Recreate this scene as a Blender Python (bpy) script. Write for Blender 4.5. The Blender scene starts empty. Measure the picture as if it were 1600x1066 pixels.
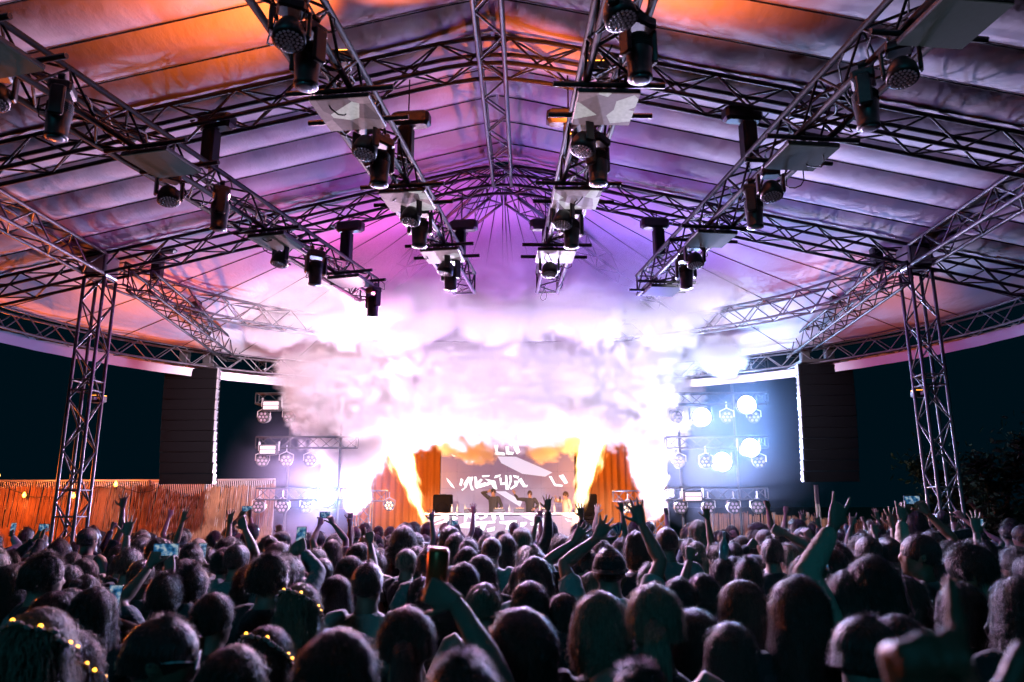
import bpy, bmesh, math, random
import numpy as np
from mathutils import Vector, Matrix, Quaternion, noise as mnoise

random.seed(7); RNG = np.random.default_rng(7)
SC = bpy.context.scene
COL = SC.collection
R = math.radians
PI = math.pi

# ------------------------------------------------------------------ camera
FPX = 1149.0
CAMP = Vector((0, 0, 2.05))
_Y = Vector((28, -257, -FPX)).normalized()
_Z = Vector((-15, 5137, -FPX)); _Z = (_Z - _Y * _Z.dot(_Y)).normalized()
_X = _Y.cross(_Z)
ROT = Matrix((_X, _Y, _Z))                 # camera axes -> world axes
cam_data = bpy.data.cameras.new('camera')
cam_data.lens = 36.0 * FPX / 1600.0
cam_data.sensor_width = 36.0
cam_data.clip_start = 0.05
cam_data.clip_end = 2000
cam_data.dof.use_dof = True
cam_data.dof.focus_distance = 12.0
cam_data.dof.aperture_fstop = 2.8
cam = bpy.data.objects.new('camera', cam_data)
cam.matrix_world = Matrix.Translation(CAMP) @ ROT.to_4x4()
COL.objects.link(cam)
SC.camera = cam

# ------------------------------------------------------------------ world: night sky
W = bpy.data.worlds.new('World'); SC.world = W; W.use_nodes = True
bg = W.node_tree.nodes['Background']
bg.inputs[0].default_value = (0.008, 0.34, 0.62, 1)
bg.inputs[1].default_value = 0.014
# faint blue-green fill from behind the viewer, added to lift the crowd's shadows
moon = bpy.data.lights.new('moon', 'SUN'); moon.energy = 0.30; moon.angle = R(12); moon.color = (0.05, 0.56, 0.82)
teal_fill_o = bpy.data.objects.new('moon', moon); COL.objects.link(teal_fill_o)
teal_fill_o.rotation_euler = (R(72), 0, R(-14))

# ------------------------------------------------------------------ picture settings
SC.view_settings.view_transform = 'Standard'
SC.view_settings.look = 'None'
SC.view_settings.exposure = 0.0
SC.view_settings.gamma = 1.0
SC.cycles.use_denoising = True
SC.cycles.use_adaptive_sampling = True
SC.cycles.adaptive_threshold = 0.03
SC.cycles.max_bounces = 5
SC.cycles.diffuse_bounces = 0
SC.cycles.glossy_bounces = 2
SC.cycles.transmission_bounces = 2
SC.cycles.transparent_max_bounces = 8
SC.cycles.volume_bounces = 1
SC.cycles.volume_step_rate = 4.0
SC.cycles.volume_max_steps = 96
SC.cycles.sample_clamp_indirect = 4.0
SC.cycles.caustics_reflective = False
SC.cycles.caustics_refractive = False

XC = -0.36                                  # the tent's axis

def ray(px, py):
    return ROT @ Vector(((px - 800) / FPX, (533 - py) / FPX, -1))
def atY(px, py, y):
    d = ray(px, py); return CAMP + d * ((y - CAMP.y) / d.y)
def atZ(px, py, z):
    d = ray(px, py); return CAMP + d * ((z - CAMP.z) / d.z)

# ------------------------------------------------------------------ materials
MATS = {}
def mat(name, col, rough=0.5, metal=0.0, emit=None, es=0.0, spec=None, bump=None, translucent=0.0, sheen=0.0, vary=None):
    if name in MATS: return MATS[name]
    m = bpy.data.materials.new(name); m.use_nodes = True
    nt = m.node_tree; b = nt.nodes['Principled BSDF']
    b.inputs['Base Color'].default_value = (*col, 1)
    b.inputs['Roughness'].default_value = rough
    b.inputs['Metallic'].default_value = metal
    if spec is not None: b.inputs['Specular IOR Level'].default_value = spec
    if emit:
        b.inputs['Emission Color'].default_value = (*emit, 1); b.inputs['Emission Strength'].default_value = es
    if sheen: b.inputs['Sheen Weight'].default_value = sheen
    tc = None
    if bump or vary:
        tc = nt.nodes.new('ShaderNodeTexCoord')
    if bump:
        sc, st, stretch = bump
        mp = nt.nodes.new('ShaderNodeMapping'); mp.inputs['Scale'].default_value = stretch
        nz = nt.nodes.new('ShaderNodeTexNoise'); nz.inputs['Scale'].default_value = sc; nz.inputs['Detail'].default_value = 4
        bp = nt.nodes.new('ShaderNodeBump'); bp.inputs['Strength'].default_value = st; bp.inputs['Distance'].default_value = 0.05
        nt.links.new(tc.outputs['Object'], mp.inputs[0]); nt.links.new(mp.outputs[0], nz.inputs['Vector'])
        nt.links.new(nz.outputs[0], bp.inputs['Height']); nt.links.new(bp.outputs[0], b.inputs['Normal'])
    if vary:
        sc, c2, amt = vary
        nz = nt.nodes.new('ShaderNodeTexNoise'); nz.inputs['Scale'].default_value = sc; nz.inputs['Detail'].default_value = 5
        rp = nt.nodes.new('ShaderNodeValToRGB'); rp.color_ramp.elements[0].position = 0.5 - amt; rp.color_ramp.elements[1].position = 0.5 + amt
        rp.color_ramp.elements[0].color = (*col, 1); rp.color_ramp.elements[1].color = (*c2, 1)
        nt.links.new(tc.outputs['Object'], nz.inputs['Vector']); nt.links.new(nz.outputs[0], rp.inputs[0])
        nt.links.new(rp.outputs[0], b.inputs['Base Color'])
    if translucent:
        out = nt.nodes['Material Output']; tr = nt.nodes.new('ShaderNodeBsdfTranslucent'); mx = nt.nodes.new('ShaderNodeMixShader')
        tr.inputs[0].default_value = (*col, 1); mx.inputs[0].default_value = translucent
        nt.links.new(b.outputs[0], mx.inputs[1]); nt.links.new(tr.outputs[0], mx.inputs[2]); nt.links.new(mx.outputs[0], out.inputs[0])
    MATS[name] = m
    return m

M_ALU = mat('aluminium', (0.15, 0.15, 0.16), 0.42, 0.55, vary=(9, (0.08, 0.08, 0.085), 0.25))
M_BLACKTRUSS = mat('black_truss', (0.012, 0.013, 0.014), 0.6, 0.0, spec=.3, vary=(14, (0.022, 0.022, 0.022), 0.2))
M_DULL = mat('dull_aluminium', (0.06, 0.06, 0.063), 0.45, 0.3, vary=(9, (0.035, 0.035, 0.036), 0.25))
M_BLACK = mat('black_housing', (0.018, 0.019, 0.02), 0.42, vary=(20, (0.03, 0.03, 0.03), 0.2))
M_BLACKM = mat('black_matte', (0.02, 0.02, 0.022), 0.85)
M_RUBBER = mat('black_cable', (0.012, 0.012, 0.013), 0.6)
M_CANVAS = mat('white_canvas', (0.66, 0.60, 0.66), 0.68, spec=.35, bump=(5.0, 0.22, (2.2, 1.0, 2.2)), vary=(0.7, (0.58, 0.53, 0.58), 0.4))
M_STEEL = mat('galvanised', (0.42, 0.42, 0.43), 0.45, 0.8)

# ------------------------------------------------------------------ object helpers
def link(o, parent=None):
    COL.objects.link(o)
    if parent is not None: o.parent = parent
    return o
def tag(o, label=None, cat=None, group=None, kind=None):
    if label: o['label'] = label
    if cat: o['category'] = cat
    if group: o['group'] = group
    if kind or cat: o['kind'] = kind or 'thing'
    return o
def empty(name, loc=(0, 0, 0), label=None, cat=None, group=None, rz=0.0):
    o = bpy.data.objects.new(name, None); o.empty_display_size = 0.2
    o.location = loc; o.rotation_euler = (0, 0, rz)
    COL.objects.link(o)
    return tag(o, label, cat, group)
def obj(name, me, m=None, parent=None, mw=None):
    """Link one mesh object; mw is its matrix in the parent's space."""
    o = bpy.data.objects.new(name, me)
    if m is not None and not me.materials: me.materials.append(m)
    COL.objects.link(o)
    if parent is not None: o.parent = parent
    if mw is not None: o.matrix_basis = mw
    return o
class MB:
    def __init__(s): s.v = []; s.f = []
    def add(s, vs, fs):
        n = len(s.v); s.v += [tuple(v) for v in vs]; s.f += [tuple(i + n for i in f) for f in fs]; return s
    def box(s, c, d, mw=None, bev=0.0):
        x, y, z = d[0] / 2, d[1] / 2, d[2] / 2
        if bev <= 0:
            vs = [Vector((sx * x, sy * y, sz * z)) for sz in (-1, 1) for sy in (-1, 1) for sx in (-1, 1)]
            fs = [(0, 2, 3, 1), (4, 5, 7, 6), (0, 1, 5, 4), (2, 6, 7, 3), (0, 4, 6, 2), (1, 3, 7, 5)]
        else:                                   # bevelled round the vertical edges and the rims
            b = min(bev, x * .9, y * .9, z * .9)
            prof = [(-z, b), (-z + b, 0), (z - b, 0), (z, b)]
            vs = []; fs = []
            for zz, ins in prof:
                xx, yy = x - ins, y - ins
                vs += [Vector(p) for p in ((xx - b, -yy, zz), (xx, -yy + b, zz), (xx, yy - b, zz), (xx - b, yy, zz), (-xx + b, yy, zz), (-xx, yy - b, zz), (-xx, -yy + b, zz), (-xx + b, -yy, zz))]
            for k in range(3):
                for i in range(8):
                    j = (i + 1) % 8; fs.append((k * 8 + i, k * 8 + j, k * 8 + 8 + j, k * 8 + 8 + i))
            fs.append(tuple(range(7, -1, -1))); fs.append(tuple(range(24, 32)))
        c = Vector(c)
        vs = [(mw @ v if mw else v) + c for v in vs]
        return s.add(vs, fs)
    def tube(s, pts, r, n=8, cap=True):
        pts = [Vector(p) for p in pts]; m = len(pts)
        rr = r if hasattr(r, '__len__') else [r] * m
        vs = []; fs = []
        t0 = (pts[1] - pts[0]).normalized()
        a = t0.orthogonal().normalized()
        for i, p in enumerate(pts):
            t = (pts[min(i + 1, m - 1)] - pts[max(i - 1, 0)]).normalized()
            a = (a - t * a.dot(t))
            a = a.normalized() if a.length > 1e-6 else t.orthogonal().normalized()
            b = t.cross(a)
            for k in range(n):
                g = 2 * PI * k / n; vs.append(p + (a * math.cos(g) + b * math.sin(g)) * rr[i])
        for i in range(m - 1):
            for k in range(n):
                j = (k + 1) % n; fs.append((i * n + k, i * n + j, (i + 1) * n + j, (i + 1) * n + k))
        if cap: fs.append(tuple(range(n - 1, -1, -1))); fs.append(tuple(range((m - 1) * n, m * n)))
        return s.add(vs, fs)
    def lathe(s, prof, n=20, mw=None):
        """prof: (radius, z) pairs about +Z"""
        vs = []; fs = []; m = len(prof)
        for r, z in prof:
            for k in range(n):
                g = 2 * PI * k / n; vs.append(Vector((r * math.cos(g), r * math.sin(g), z)))
        for i in range(m - 1):
            for k in range(n):
                j = (k + 1) % n; fs.append((i * n + k, i * n + j, (i + 1) * n + j, (i + 1) * n + k))
        fs.append(tuple(range(n - 1, -1, -1))); fs.append(tuple(range((m - 1) * n, m * n)))
        if mw: vs = [mw @ v for v in vs]
        return s.add(vs, fs)
    def mesh(s, name='mesh', smooth=False):
        me = bpy.data.meshes.new(name); me.from_pydata(s.v, [], s.f); me.update()
        if smooth:
            for p in me.polygons: p.use_smooth = True
        return me
    def build(s, name, m=None, parent=None, smooth=False, mw=None):
        return obj(name, s.mesh(name, smooth), m, parent, mw)
def copy_tree(o, parent=None):
    c = o.copy(); COL.objects.link(c)
    if parent is not None: c.parent = parent
    for ch in list(o.children):
        copy_tree(ch, c)
    return c
_UC = {}
def unit_cyl(m, n=6):
    key = (m.name, n)
    if key not in _UC:
        me = MB().lathe([(1, 0), (1, 1)], n).mesh('brace', True); me.materials.append(m); _UC[key] = me
    return _UC[key]
def stick(name, p, q, r, m, parent, n=6):
    """a straight round bar between two points, sharing one mesh with all alike bars"""
    p = Vector(p); q = Vector(q); d = q - p; L = d.length
    rot = d.to_track_quat('Z', 'Y').to_matrix().to_4x4()
    o = bpy.data.objects.new(name, unit_cyl(m, n)); COL.objects.link(o); o.parent = parent
    o.matrix_basis = Matrix.Translation(p) @ rot @ Matrix.Diagonal((r, r, L, 1))
    return o
def lamp(kind, loc, power, col, parent=None, size=0.1, target=None, angle=60, blend=0.5, name='lamp_light'):
    d = bpy.data.lights.new(name, kind); d.energy = power; d.color = col
    if kind == 'SPOT': d.spot_size = R(angle); d.spot_blend = blend; d.shadow_soft_size = size
    elif kind == 'POINT': d.shadow_soft_size = size
    o = bpy.data.objects.new(name, d); COL.objects.link(o)
    if parent is not None: o.parent = parent
    o.location = loc
    if target is not None:
        o.rotation_euler = (Vector(target) - Vector(loc)).to_track_quat('-Z', 'Y').to_euler()
    return o

# ------------------------------------------------------------------ truss builder
def truss(name, pts, w, h, label, cat='truss', group=None, up=(0, 0, 1), panel=0.4, rc=0.024, rb=0.012, m=None, faces='ltrb', posts=True, seg=1):
    """box truss along a polyline: four chords, a zigzag of braces on each face"""
    m = m or M_ALU
    pts = [Vector(p) for p in pts]
    root = empty(name, pts[0], label, cat, group)
    o = pts[0]
    # resample into panels
    L = [0]
    for a, b in zip(pts, pts[1:]): L.append(L[-1] + (b - a).length)
    N = max(2, round(L[-1] / panel))
    def at(s):
        for i in range(len(L) - 1):
            if s <= L[i + 1] + 1e-9:
                t = (s - L[i]) / (L[i + 1] - L[i]); return pts[i].lerp(pts[i + 1], max(0, min(1, t)))
        return pts[-1]
    C = [at(L[-1] * i / N) for i in range(N + 1)]
    up = Vector(up); rings = []
    for i, c in enumerate(C):
        t = (C[min(i + 1, N)] - C[max(i - 1, 0)]).normalized()
        sd = t.cross(up).normalized(); u = sd.cross(t).normalized()
        c = c - o
        rings.append([c - sd * w / 2 + u * h / 2, c + sd * w / 2 + u * h / 2, c + sd * w / 2 - u * h / 2, c - sd * w / 2 - u * h / 2])
    for k in range(4):
        MB().tube([r[k] for r in rings], rc, 8).build('chord', m, root, True)
    fm = {'t': (0, 1), 'r': (1, 2), 'b': (2, 3), 'l': (3, 0)}
    for fi, fc in enumerate(faces):
        a, b = fm[fc]
        for i in range(N):
            if (i + fi) % 2: stick('brace', rings[i][a], rings[i + 1][b], rb, m, root)
            else: stick('brace', rings[i][b], rings[i + 1][a], rb, m, root)
    for i in ([0, N] if posts else []):
        for fc in 'tlbr':
            a, b = fm[fc]; stick('end_post', rings[i][a], rings[i][b], rb * 1.1, m, root)
    return root
# ================================================================== ground
def ground():
    g = MB()
    n = 40; S = 600.0
    xs = [math.copysign(abs(t) ** 2.2, t) * S for t in np.linspace(-1, 1, n)]
    vs = [(x, y + 12, 0) for y in xs for x in xs]
    fs = [(j * n + i, j * n + i + 1, (j + 1) * n + i + 1, (j + 1) * n + i) for j in range(n - 1) for i in range(n - 1)]
    g.add(vs, fs)
    o = g.build('ground', mat('trodden_ground', (0.035, 0.04, 0.022), 0.95, vary=(1.5, (0.07, 0.055, 0.035), 0.2), bump=(9, 0.5, (1, 1, 1))))
    tag(o, kind='structure')
ground()

# ================================================================== tent frame
ZR, SLOPE, EAVE = 6.78, 0.235, 7.9
def roof_z(off):                       # centre line of the arch trusses: straight slopes, rounded at the ridge
    a = abs(off); r = 0.55
    return ZR - SLOPE * (a if a > r else (a * a / (2 * r) + r / 2))
def arch(y, label):
    offs = [-EAVE, -6.5, -5.0, -3.5, -2.0, -1.2, -0.9, -0.6, -0.3, 0, 0.3, 0.6, 0.9, 1.2, 2.0, 3.5, 5.0, 6.5, EAVE]
    pts = [(XC + a, y, roof_z(a)) for a in offs]
    return truss('arch_truss', pts, 0.29, 0.29, label, 'truss', 'tent frame trusses', panel=0.36, rc=0.025, rb=0.012, m=M_DULL, faces='ltrb')
arch(10.0, 'wide silver gable truss spanning between the tops of the two towers')
arch(7.0, 'nearer silver arch truss crossing the top of the tent roof')
arch(4.0, 'silver arch truss of the tent roof nearest the viewer')
truss('ridge_truss', [(XC, 1.0, ZR - 0.12), (XC, 9.8, ZR - 0.12)], 0.26, 0.26, 'silver ridge truss running along the tent peak towards the stage', 'truss', 'tent frame trusses', panel=0.38, rc=0.022, rb=0.011, m=M_DULL)
for s, nm in ((-1, 'left'), (1, 'right')):
    x = XC + s * 5.8
    t = truss('truss_tower', [(x, 10.0, 0.02), (x, 10.0, 5.24)], 0.29, 0.29, 'tall silver truss tower standing in the crowd on the %s' % nm, 'tower', 'towers carrying the tent', up=(0, 1, 0), panel=0.34, rc=0.024, rb=0.012)
    for z in (1.9, 2.25, 3.6, 3.74):
        for dx in (-.145, .145): stick('spigot_ring', (dx, -.145, z), (dx, .145, z), .013, M_ALU, t)
        for dy in (-.145, .145): stick('spigot_ring', (-.145, dy, z), (.145, dy, z), .013, M_ALU, t)
    b = MB().box((0, 0, 5.41), (0.33, 0.33, 0.34), bev=0.02); b.build('corner_block', M_STEEL, t)
    MB().box((0, 0, 0.01), (0.9, 0.9, 0.03)).build('base_plate', M_STEEL, t)
    truss('eave_truss', [(x, 1.0, 5.43), (x, 9.80, 5.43)], 0.29, 0.29, 'silver eave truss running from the %s tower towards the viewer' % nm, 'truss', 'tent frame trusses', panel=0.38, rc=0.026, rb=0.013)
# curved trusses of the rounded tent end
def ellipse(a, b, z, a0, a1, n):
    return [(XC + a * math.cos(t), 10 + b * math.sin(t), z) for t in np.linspace(a0, a1, n)]
truss('ring_truss', ellipse(5.8, 4.6, 5.43, R(4.0), R(176.0), 44), 0.30, 0.34, 'curved silver inner ring truss bending round behind the towers', 'truss', 'tent frame trusses', panel=0.34, rc=0.022, rb=0.011)
EZ = 4.90
truss('ring_truss', ellipse(EAVE, 6.6, EZ, R(1.0), R(179), 56), 0.28, 0.32, 'curved silver rim truss along the lower edge of the rounded tent end', 'truss', 'tent frame trusses', panel=0.36, rc=0.02, rb=0.010, faces='lrb')
for s, nm in ((-1, 'left'), (1, 'right')):
    truss('rim_truss', [(XC + s * EAVE, 4.0, EZ), (XC + s * EAVE, 9.85, EZ)], 0.28, 0.32, 'straight silver rim truss along the %s edge of the tent' % nm, 'truss', 'tent frame trusses', panel=0.38, rc=0.02, rb=0.010)
for s, nm in ((-1, 'left'), (1, 'right')):
    g = R(90 + s * 33)
    p0 = Vector((XC - math.cos(R(90 - s * 33)) * -0.25 * s * s, 10.25, ZR - 0.18))
    p1 = Vector((XC - s * 5.8 * math.sin(R(33)) * -1, 10 + 4.6 * math.cos(R(33)), 5.72))
    truss('rafter_truss', [p0, p1], 0.26, 0.26, 'silver rafter truss slanting from the tent peak down to the %s behind the gable' % nm, 'truss', 'tent frame trusses', panel=0.34, rc=0.02, rb=0.010)

# ================================================================== tent skin
roof = empty('tent_roof', (XC, 10, 0), 'white canvas tent roof with sagging panels and a rounded end', 'tent roof')
FZ = 0.24                               # the skin lies over the arches
def skin_z(off):
    a = abs(off); r = 0.14
    return ZR + FZ - SLOPE * (a if a > r else (a * a / (2 * r) + r / 2))
PW = 0.6
def wr(x, y, s): return mnoise.noise(Vector((x * s, y * s, 3.1)))
for s in (-1, 1):
    for k in range(15):
        y1 = 10 - k * PW; y0 = y1 - PW
        nu, nv = 44, 12
        vs = []
        for j in range(nv + 1):
            t = j / nv; y = y0 + PW * t - 10
            for i in range(nu + 1):
                a = (EAVE + 0.1) * i / nu
                sag = 0.062 * math.sin(PI * t) * (0.55 + 0.45 * min(1, a / 2.0)) * (1 + 0.25 * wr(a * 0.6, y0, 1.0))
                crease = 0.017 * mnoise.noise(Vector((a * 5.5 + y * 2.2, y * 1.2, s * 9 + k))) * math.sin(PI * t) ** .5
                vs.append((s * a, y, skin_z(a) - sag + crease))
        fs = [(j * (nu + 1) + i, j * (nu + 1) + i + 1, (j + 1) * (nu + 1) + i + 1, (j + 1) * (nu + 1) + i) for j in range(nv) for i in range(nu)]
        MB().add(vs, fs).build('roof_panel', M_CANVAS, roof, True)
        if k: MB().tube([(s * a, y1 - 10, skin_z(a) - 0.012) for a in np.linspace(0.02, EAVE, 26)], 0.008, 5).build('seam_rope', M_RUBBER, roof)
APZ = ZR + FZ - 0.05
RIMZ = skin_z(EAVE + .1)
angs = [0]
while angs[-1] < 89.9:
    a = angs[-1]; step = 9.0 if a < 50 else 5.7
    angs.append(min(90.0, a + step))
angs = angs + [180 - a for a in angs[-2::-1]]
A_, B_ = EAVE + .1, 6.8
for k in range(len(angs) - 1):
    g0, g1 = R(angs[k]), R(angs[k + 1])
    nu, nv = 20, 6; vs = []
    for i in range(nu + 1):
        q = 0.015 + 0.985 * i / nu
        for j in range(nv + 1):
            t = j / nv; g = g0 + (g1 - g0) * t
            eg = min(1.0, 3 * math.sin(g)); sag = eg * (0.03 * math.sin(PI * t) * q + 0.05 * math.sin(PI * q) + 0.05 * q * mnoise.noise(Vector((q * 3, g * 2.5, 1.7))))
            vs.append((A_ * q * math.cos(g), B_ * q * math.sin(g), skin_z(A_ * q) - sag))
    fs = [(i * (nv + 1) + j, i * (nv + 1) + j + 1, (i + 1) * (nv + 1) + j + 1, (i + 1) * (nv + 1) + j) for i in range(nu) for j in range(nv)]
    MB().add(vs, fs).build('roof_panel', M_CANVAS, roof, True)
    if k:
        MB().tube([(A_ * q * math.cos(g0), B_ * q * math.sin(g0), skin_z(A_ * q) - min(1.0, 3 * math.sin(g0)) * (0.05 * math.sin(PI * q) + 0.05 * q * mnoise.noise(Vector((q * 3, g0 * 2.5, 1.7)))) - .008) for q in np.linspace(0.03, 1, 14)], 0.0065, 5).build('seam_rope', M_RUBBER, roof)
# hanging valance under the rim
for k in range(36):
    g0, g1 = R(5 * k), R(5 * k + 5)
    vs = []
    for j in range(4):
        z = EZ - 0.14 - 0.20 * j / 3
        for i in range(5):
            g = g0 + (g1 - g0) * i / 4; w = 0.012 * math.sin(j * 1.3 + g * 60)
            vs.append(((A_ - .02 + w) * math.cos(g), (B_ - .02 + w) * math.sin(g), z))
    MB().add(vs, [(j * 5 + i, j * 5 + i + 1, j * 5 + i + 6, j * 5 + i + 5) for j in range(3) for i in range(4)]).build('valance', M_CANVAS, roof, True)
for s in (-1, 1):
    for k in range(6):
        y1 = -k * 1.0
        MB().box((s * (A_ - .02), y1 - .5, EZ - .24), (0.012, 0.995, 0.2)).build('valance', M_CANVAS, roof)
# ================================================================== smoke, flames, haze
def volume_object(name, lo, hi, res, blobs, noise_amp, noise_scale, gain, material, label=None, cat=None, kind=None, detail=5.0, soft=1.0, warp=None, fade=None):
    """A fog grid made once by a Volume Cube node: a smooth union of ellipsoids eaten into by fractal noise."""
    ng = bpy.data.node_groups.new(name, 'GeometryNodeTree')
    ng.interface.new_socket('Geometry', in_out='OUTPUT', socket_type='NodeSocketGeometry')
    N = ng.nodes; Lk = ng.links.new
    out = N.new('NodeGroupOutput')
    vc = N.new('GeometryNodeVolumeCube')
    vc.inputs['Min'].default_value = lo; vc.inputs['Max'].default_value = hi
    for a, r in zip('XYZ', res): vc.inputs['Resolution ' + a].default_value = r
    pos = N.new('GeometryNodeInputPosition')
    def math_(op, a, b=None, c=None):
        n = N.new('ShaderNodeMath'); n.operation = op
        for i, x in enumerate((a, b, c)):
            if x is None: continue
            if isinstance(x, (int, float)): n.inputs[i].default_value = x
            else: Lk(x, n.inputs[i])
        return n.outputs[0]
    def vmath(op, a, b):
        n = N.new('ShaderNodeVectorMath'); n.operation = op
        for i, x in enumerate((a, b)):
            if isinstance(x, (tuple, list, Vector)): n.inputs[i].default_value = tuple(x)
            else: Lk(x, n.inputs[i])
        return n.outputs['Value'] if op == 'LENGTH' else n.outputs[0]
    nz = N.new('ShaderNodeTexNoise'); nz.inputs['Scale'].default_value = noise_scale; nz.inputs['Detail'].default_value = detail
    nz.inputs['Roughness'].default_value = 0.58
    Lk(pos.outputs[0], nz.inputs['Vector'])
    nz2 = N.new('ShaderNodeTexNoise'); nz2.inputs['Scale'].default_value = noise_scale * 0.36; nz2.inputs['Detail'].default_value = 1
    Lk(pos.outputs[0], nz2.inputs['Vector'])
    # domain warp so blob outlines billow
    off = vmath('SUBTRACT', nz2.outputs['Color'], (0.5, 0.5, 0.5))
    p = vmath('ADD', pos.outputs[0], vmath('MULTIPLY', off, warp or (1.3, 1.3, 1.3)))
    field = None
    for (c, r, wgt) in blobs:
        d = vmath('DIVIDE', vmath('SUBTRACT', p, c), r)
        ln = vmath('LENGTH', d, (0, 0, 0))
        f = math_('MULTIPLY', math_('SUBTRACT', 1.0, ln), wgt)          # 1 in the middle, 0 at the shell
        field = f if field is None else math_('SMOOTH_MAX', field, f, 0.12)
    nn = math_('MULTIPLY', math_('SUBTRACT', nz.outputs[0], 0.5), noise_amp)
    nz3 = N.new('ShaderNodeTexNoise'); nz3.inputs['Scale'].default_value = noise_scale * 3.1; nz3.inputs['Detail'].default_value = 3
    Lk(pos.outputs[0], nz3.inputs['Vector'])
    nn = math_('ADD', nn, math_('MULTIPLY', math_('SUBTRACT', math_('ABSOLUTE', math_('SUBTRACT', nz3.outputs[0], 0.5)), 0.1), noise_amp * 1.3))
    v = math_('ADD', field, nn)
    v = math_('MULTIPLY', v, gain)
    v = math_('MAXIMUM', v, 0.0)
    v = math_('MINIMUM', v, soft)
    if fade:                                 # thinner towards the top and the front, where it drifts out
        sp_ = N.new('ShaderNodeSeparateXYZ'); Lk(pos.outputs[0], sp_.inputs[0])
        for ax, a, b, lo_ in fade:
            mr = N.new('ShaderNodeMapRange'); mr.inputs['From Min'].default_value = a; mr.inputs['From Max'].default_value = b; mr.inputs['To Min'].default_value = 1.0; mr.inputs['To Max'].default_value = lo_
            Lk(sp_.outputs[ax], mr.inputs[0]); v = math_('MULTIPLY', v, mr.outputs[0])
    Lk(v, vc.inputs['Density'])
    sm = N.new('GeometryNodeSetMaterial'); sm.inputs['Material'].default_value = material
    Lk(vc.outputs[0], sm.inputs[0]); Lk(sm.outputs[0], out.inputs[0])
    me = bpy.data.meshes.new(name); me.from_pydata([(0, 0, 0)], [], [])
    o = bpy.data.objects.new(name, me); COL.objects.link(o)
    md = o.modifiers.new('fog', 'NODES'); md.node_group = ng
    return tag(o, label, cat, None, kind)
def vol_mat(name, col, dens, aniso=0.0, emit=None):
    m = bpy.data.materials.new(name); m.use_nodes = True
    nt = m.node_tree; nt.nodes.remove(nt.nodes['Principled BSDF'])
    pv = nt.nodes.new('ShaderNodeVolumePrincipled')
    pv.inputs['Color'].default_value = (*col, 1); pv.inputs['Density'].default_value = dens; pv.inputs['Anisotropy'].default_value = aniso
    nt.links.new(pv.outputs[0], nt.nodes['Material Output'].inputs['Volume'])
    m.cycles.volume_interpolation = 'LINEAR'
    return m, pv, nt
m_smoke, _, _ = vol_mat('white_smoke', (0.97, 0.96, 0.97), 1.0, 0.1)
_ = m_smoke
S = lambda px, py, Y: atY(px, py, Y)
SMOKE = []
def bl(px, py, Y, rx, ry, rz, w=1.0):
    SMOKE.append((tuple(S(px, py, Y)), (rx, ry, rz), w))
# one funnel-shaped cloud: narrow over the stage, spreading out under the tent end
for q in ((760, 545, 15.6, 3.3, 2.0, 1.9), (680, 500, 15.0, 2.0, 1.6, 1.4), (860, 500, 15.0, 2.0, 1.6, 1.4),
          (560, 565, 15.6, 1.5, 1.3, 1.6), (520, 600, 16.0, .95, .9, 1.0), (492, 560, 15.6, .75, .8, .9), (548, 660, 17.0, .8, .8, 1.0), (560, 722, 18.0, .55, .55, .6),
          (470, 450, 14.6, 1.1, 1.1, .9), (428, 425, 14.2, .7, .9, .7),
          (960, 560, 15.6, 1.5, 1.3, 1.7), (1020, 560, 16.0, .9, .9, 1.1), (1068, 505, 15.0, 1.1, 1.1, .9), (1000, 650, 17.2, .8, .8, 1.0), (1012, 728, 18.2, .48, .5, .8), (1112, 540, 15.0, .6, .7, .7),
          (600, 435, 14.4, 1.6, 1.3, 1.0), (720, 415, 14.2, 1.6, 1.3, .95), (840, 415, 14.2, 1.6, 1.3, .95), (960, 425, 14.4, 1.6, 1.3, 1.0), (1060, 440, 14.6, 1.1, 1.0, .9), (500, 430, 14.2, 1.1, 1.1, .9), (590, 480, 12.0, .6, .5, .45),
          (455, 440, 12.6, .9, .7, .6), (560, 430, 12.3, 1.0, .7, .6), (670, 420, 12.2, 1.0, .7, .6), (780, 415, 12.2, 1.0, .7, .6), (890, 420, 12.2, 1.0, .7, .6), (990, 432, 12.4, 1.0, .7, .6), (1085, 455, 12.8, .9, .7, .65),
          (520, 405, 12.0, .9, .6, .5), (610, 400, 11.8, .9, .6, .5), (700, 392, 11.7, .9, .6, .45), (800, 385, 11.7, .9, .6, .45), (900, 392, 11.7, .9, .6, .45), (1000, 405, 11.9, .9, .6, .5),
          (440, 490, 13.6, 1.0, .8, .8), (520, 485, 13.4, 1.0, .9, .8), (1060, 490, 13.6, 1.1, .9, .8), (640, 475, 13.2, 1.2, .9, .8), (780, 470, 13.2, 1.2, .9, .8), (910, 475, 13.2, 1.2, .9, .8),
          (500, 625, 16.5, .9, .8, .9), (530, 650, 16.8, .9, .8, .9), (548, 705, 17.2, .6, .6, .7), (575, 690, 17.5, .7, .7, .8), (1032, 640, 16.9, .85, .8, .9), (560, 620, 16.2, 1.0, .9, .9), (980, 620, 16.4, 1.0, .9, .9),
          (660, 640, 18.4, 1.4, 1.0, .75), (770, 625, 18.4, 1.4, 1.0, .6), (885, 640, 18.4, 1.4, 1.0, .75), (735, 700, 21.4, .6, .5, .45), (848, 705, 21.4, .65, .5, .45), (700, 690, 21.2, .45, .4, .4), (885, 700, 21.2, .5, .4, .5), (775, 672, 21.2, .5, .4, .4),
          (566, 770, 18.6, .32, .35, .5), (1012, 785, 18.8, .30, .35, .5), (540, 700, 17.6, .65, .6, .7), (1035, 690, 17.8, .6, .6, .7)):
    bl(*q)
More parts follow.
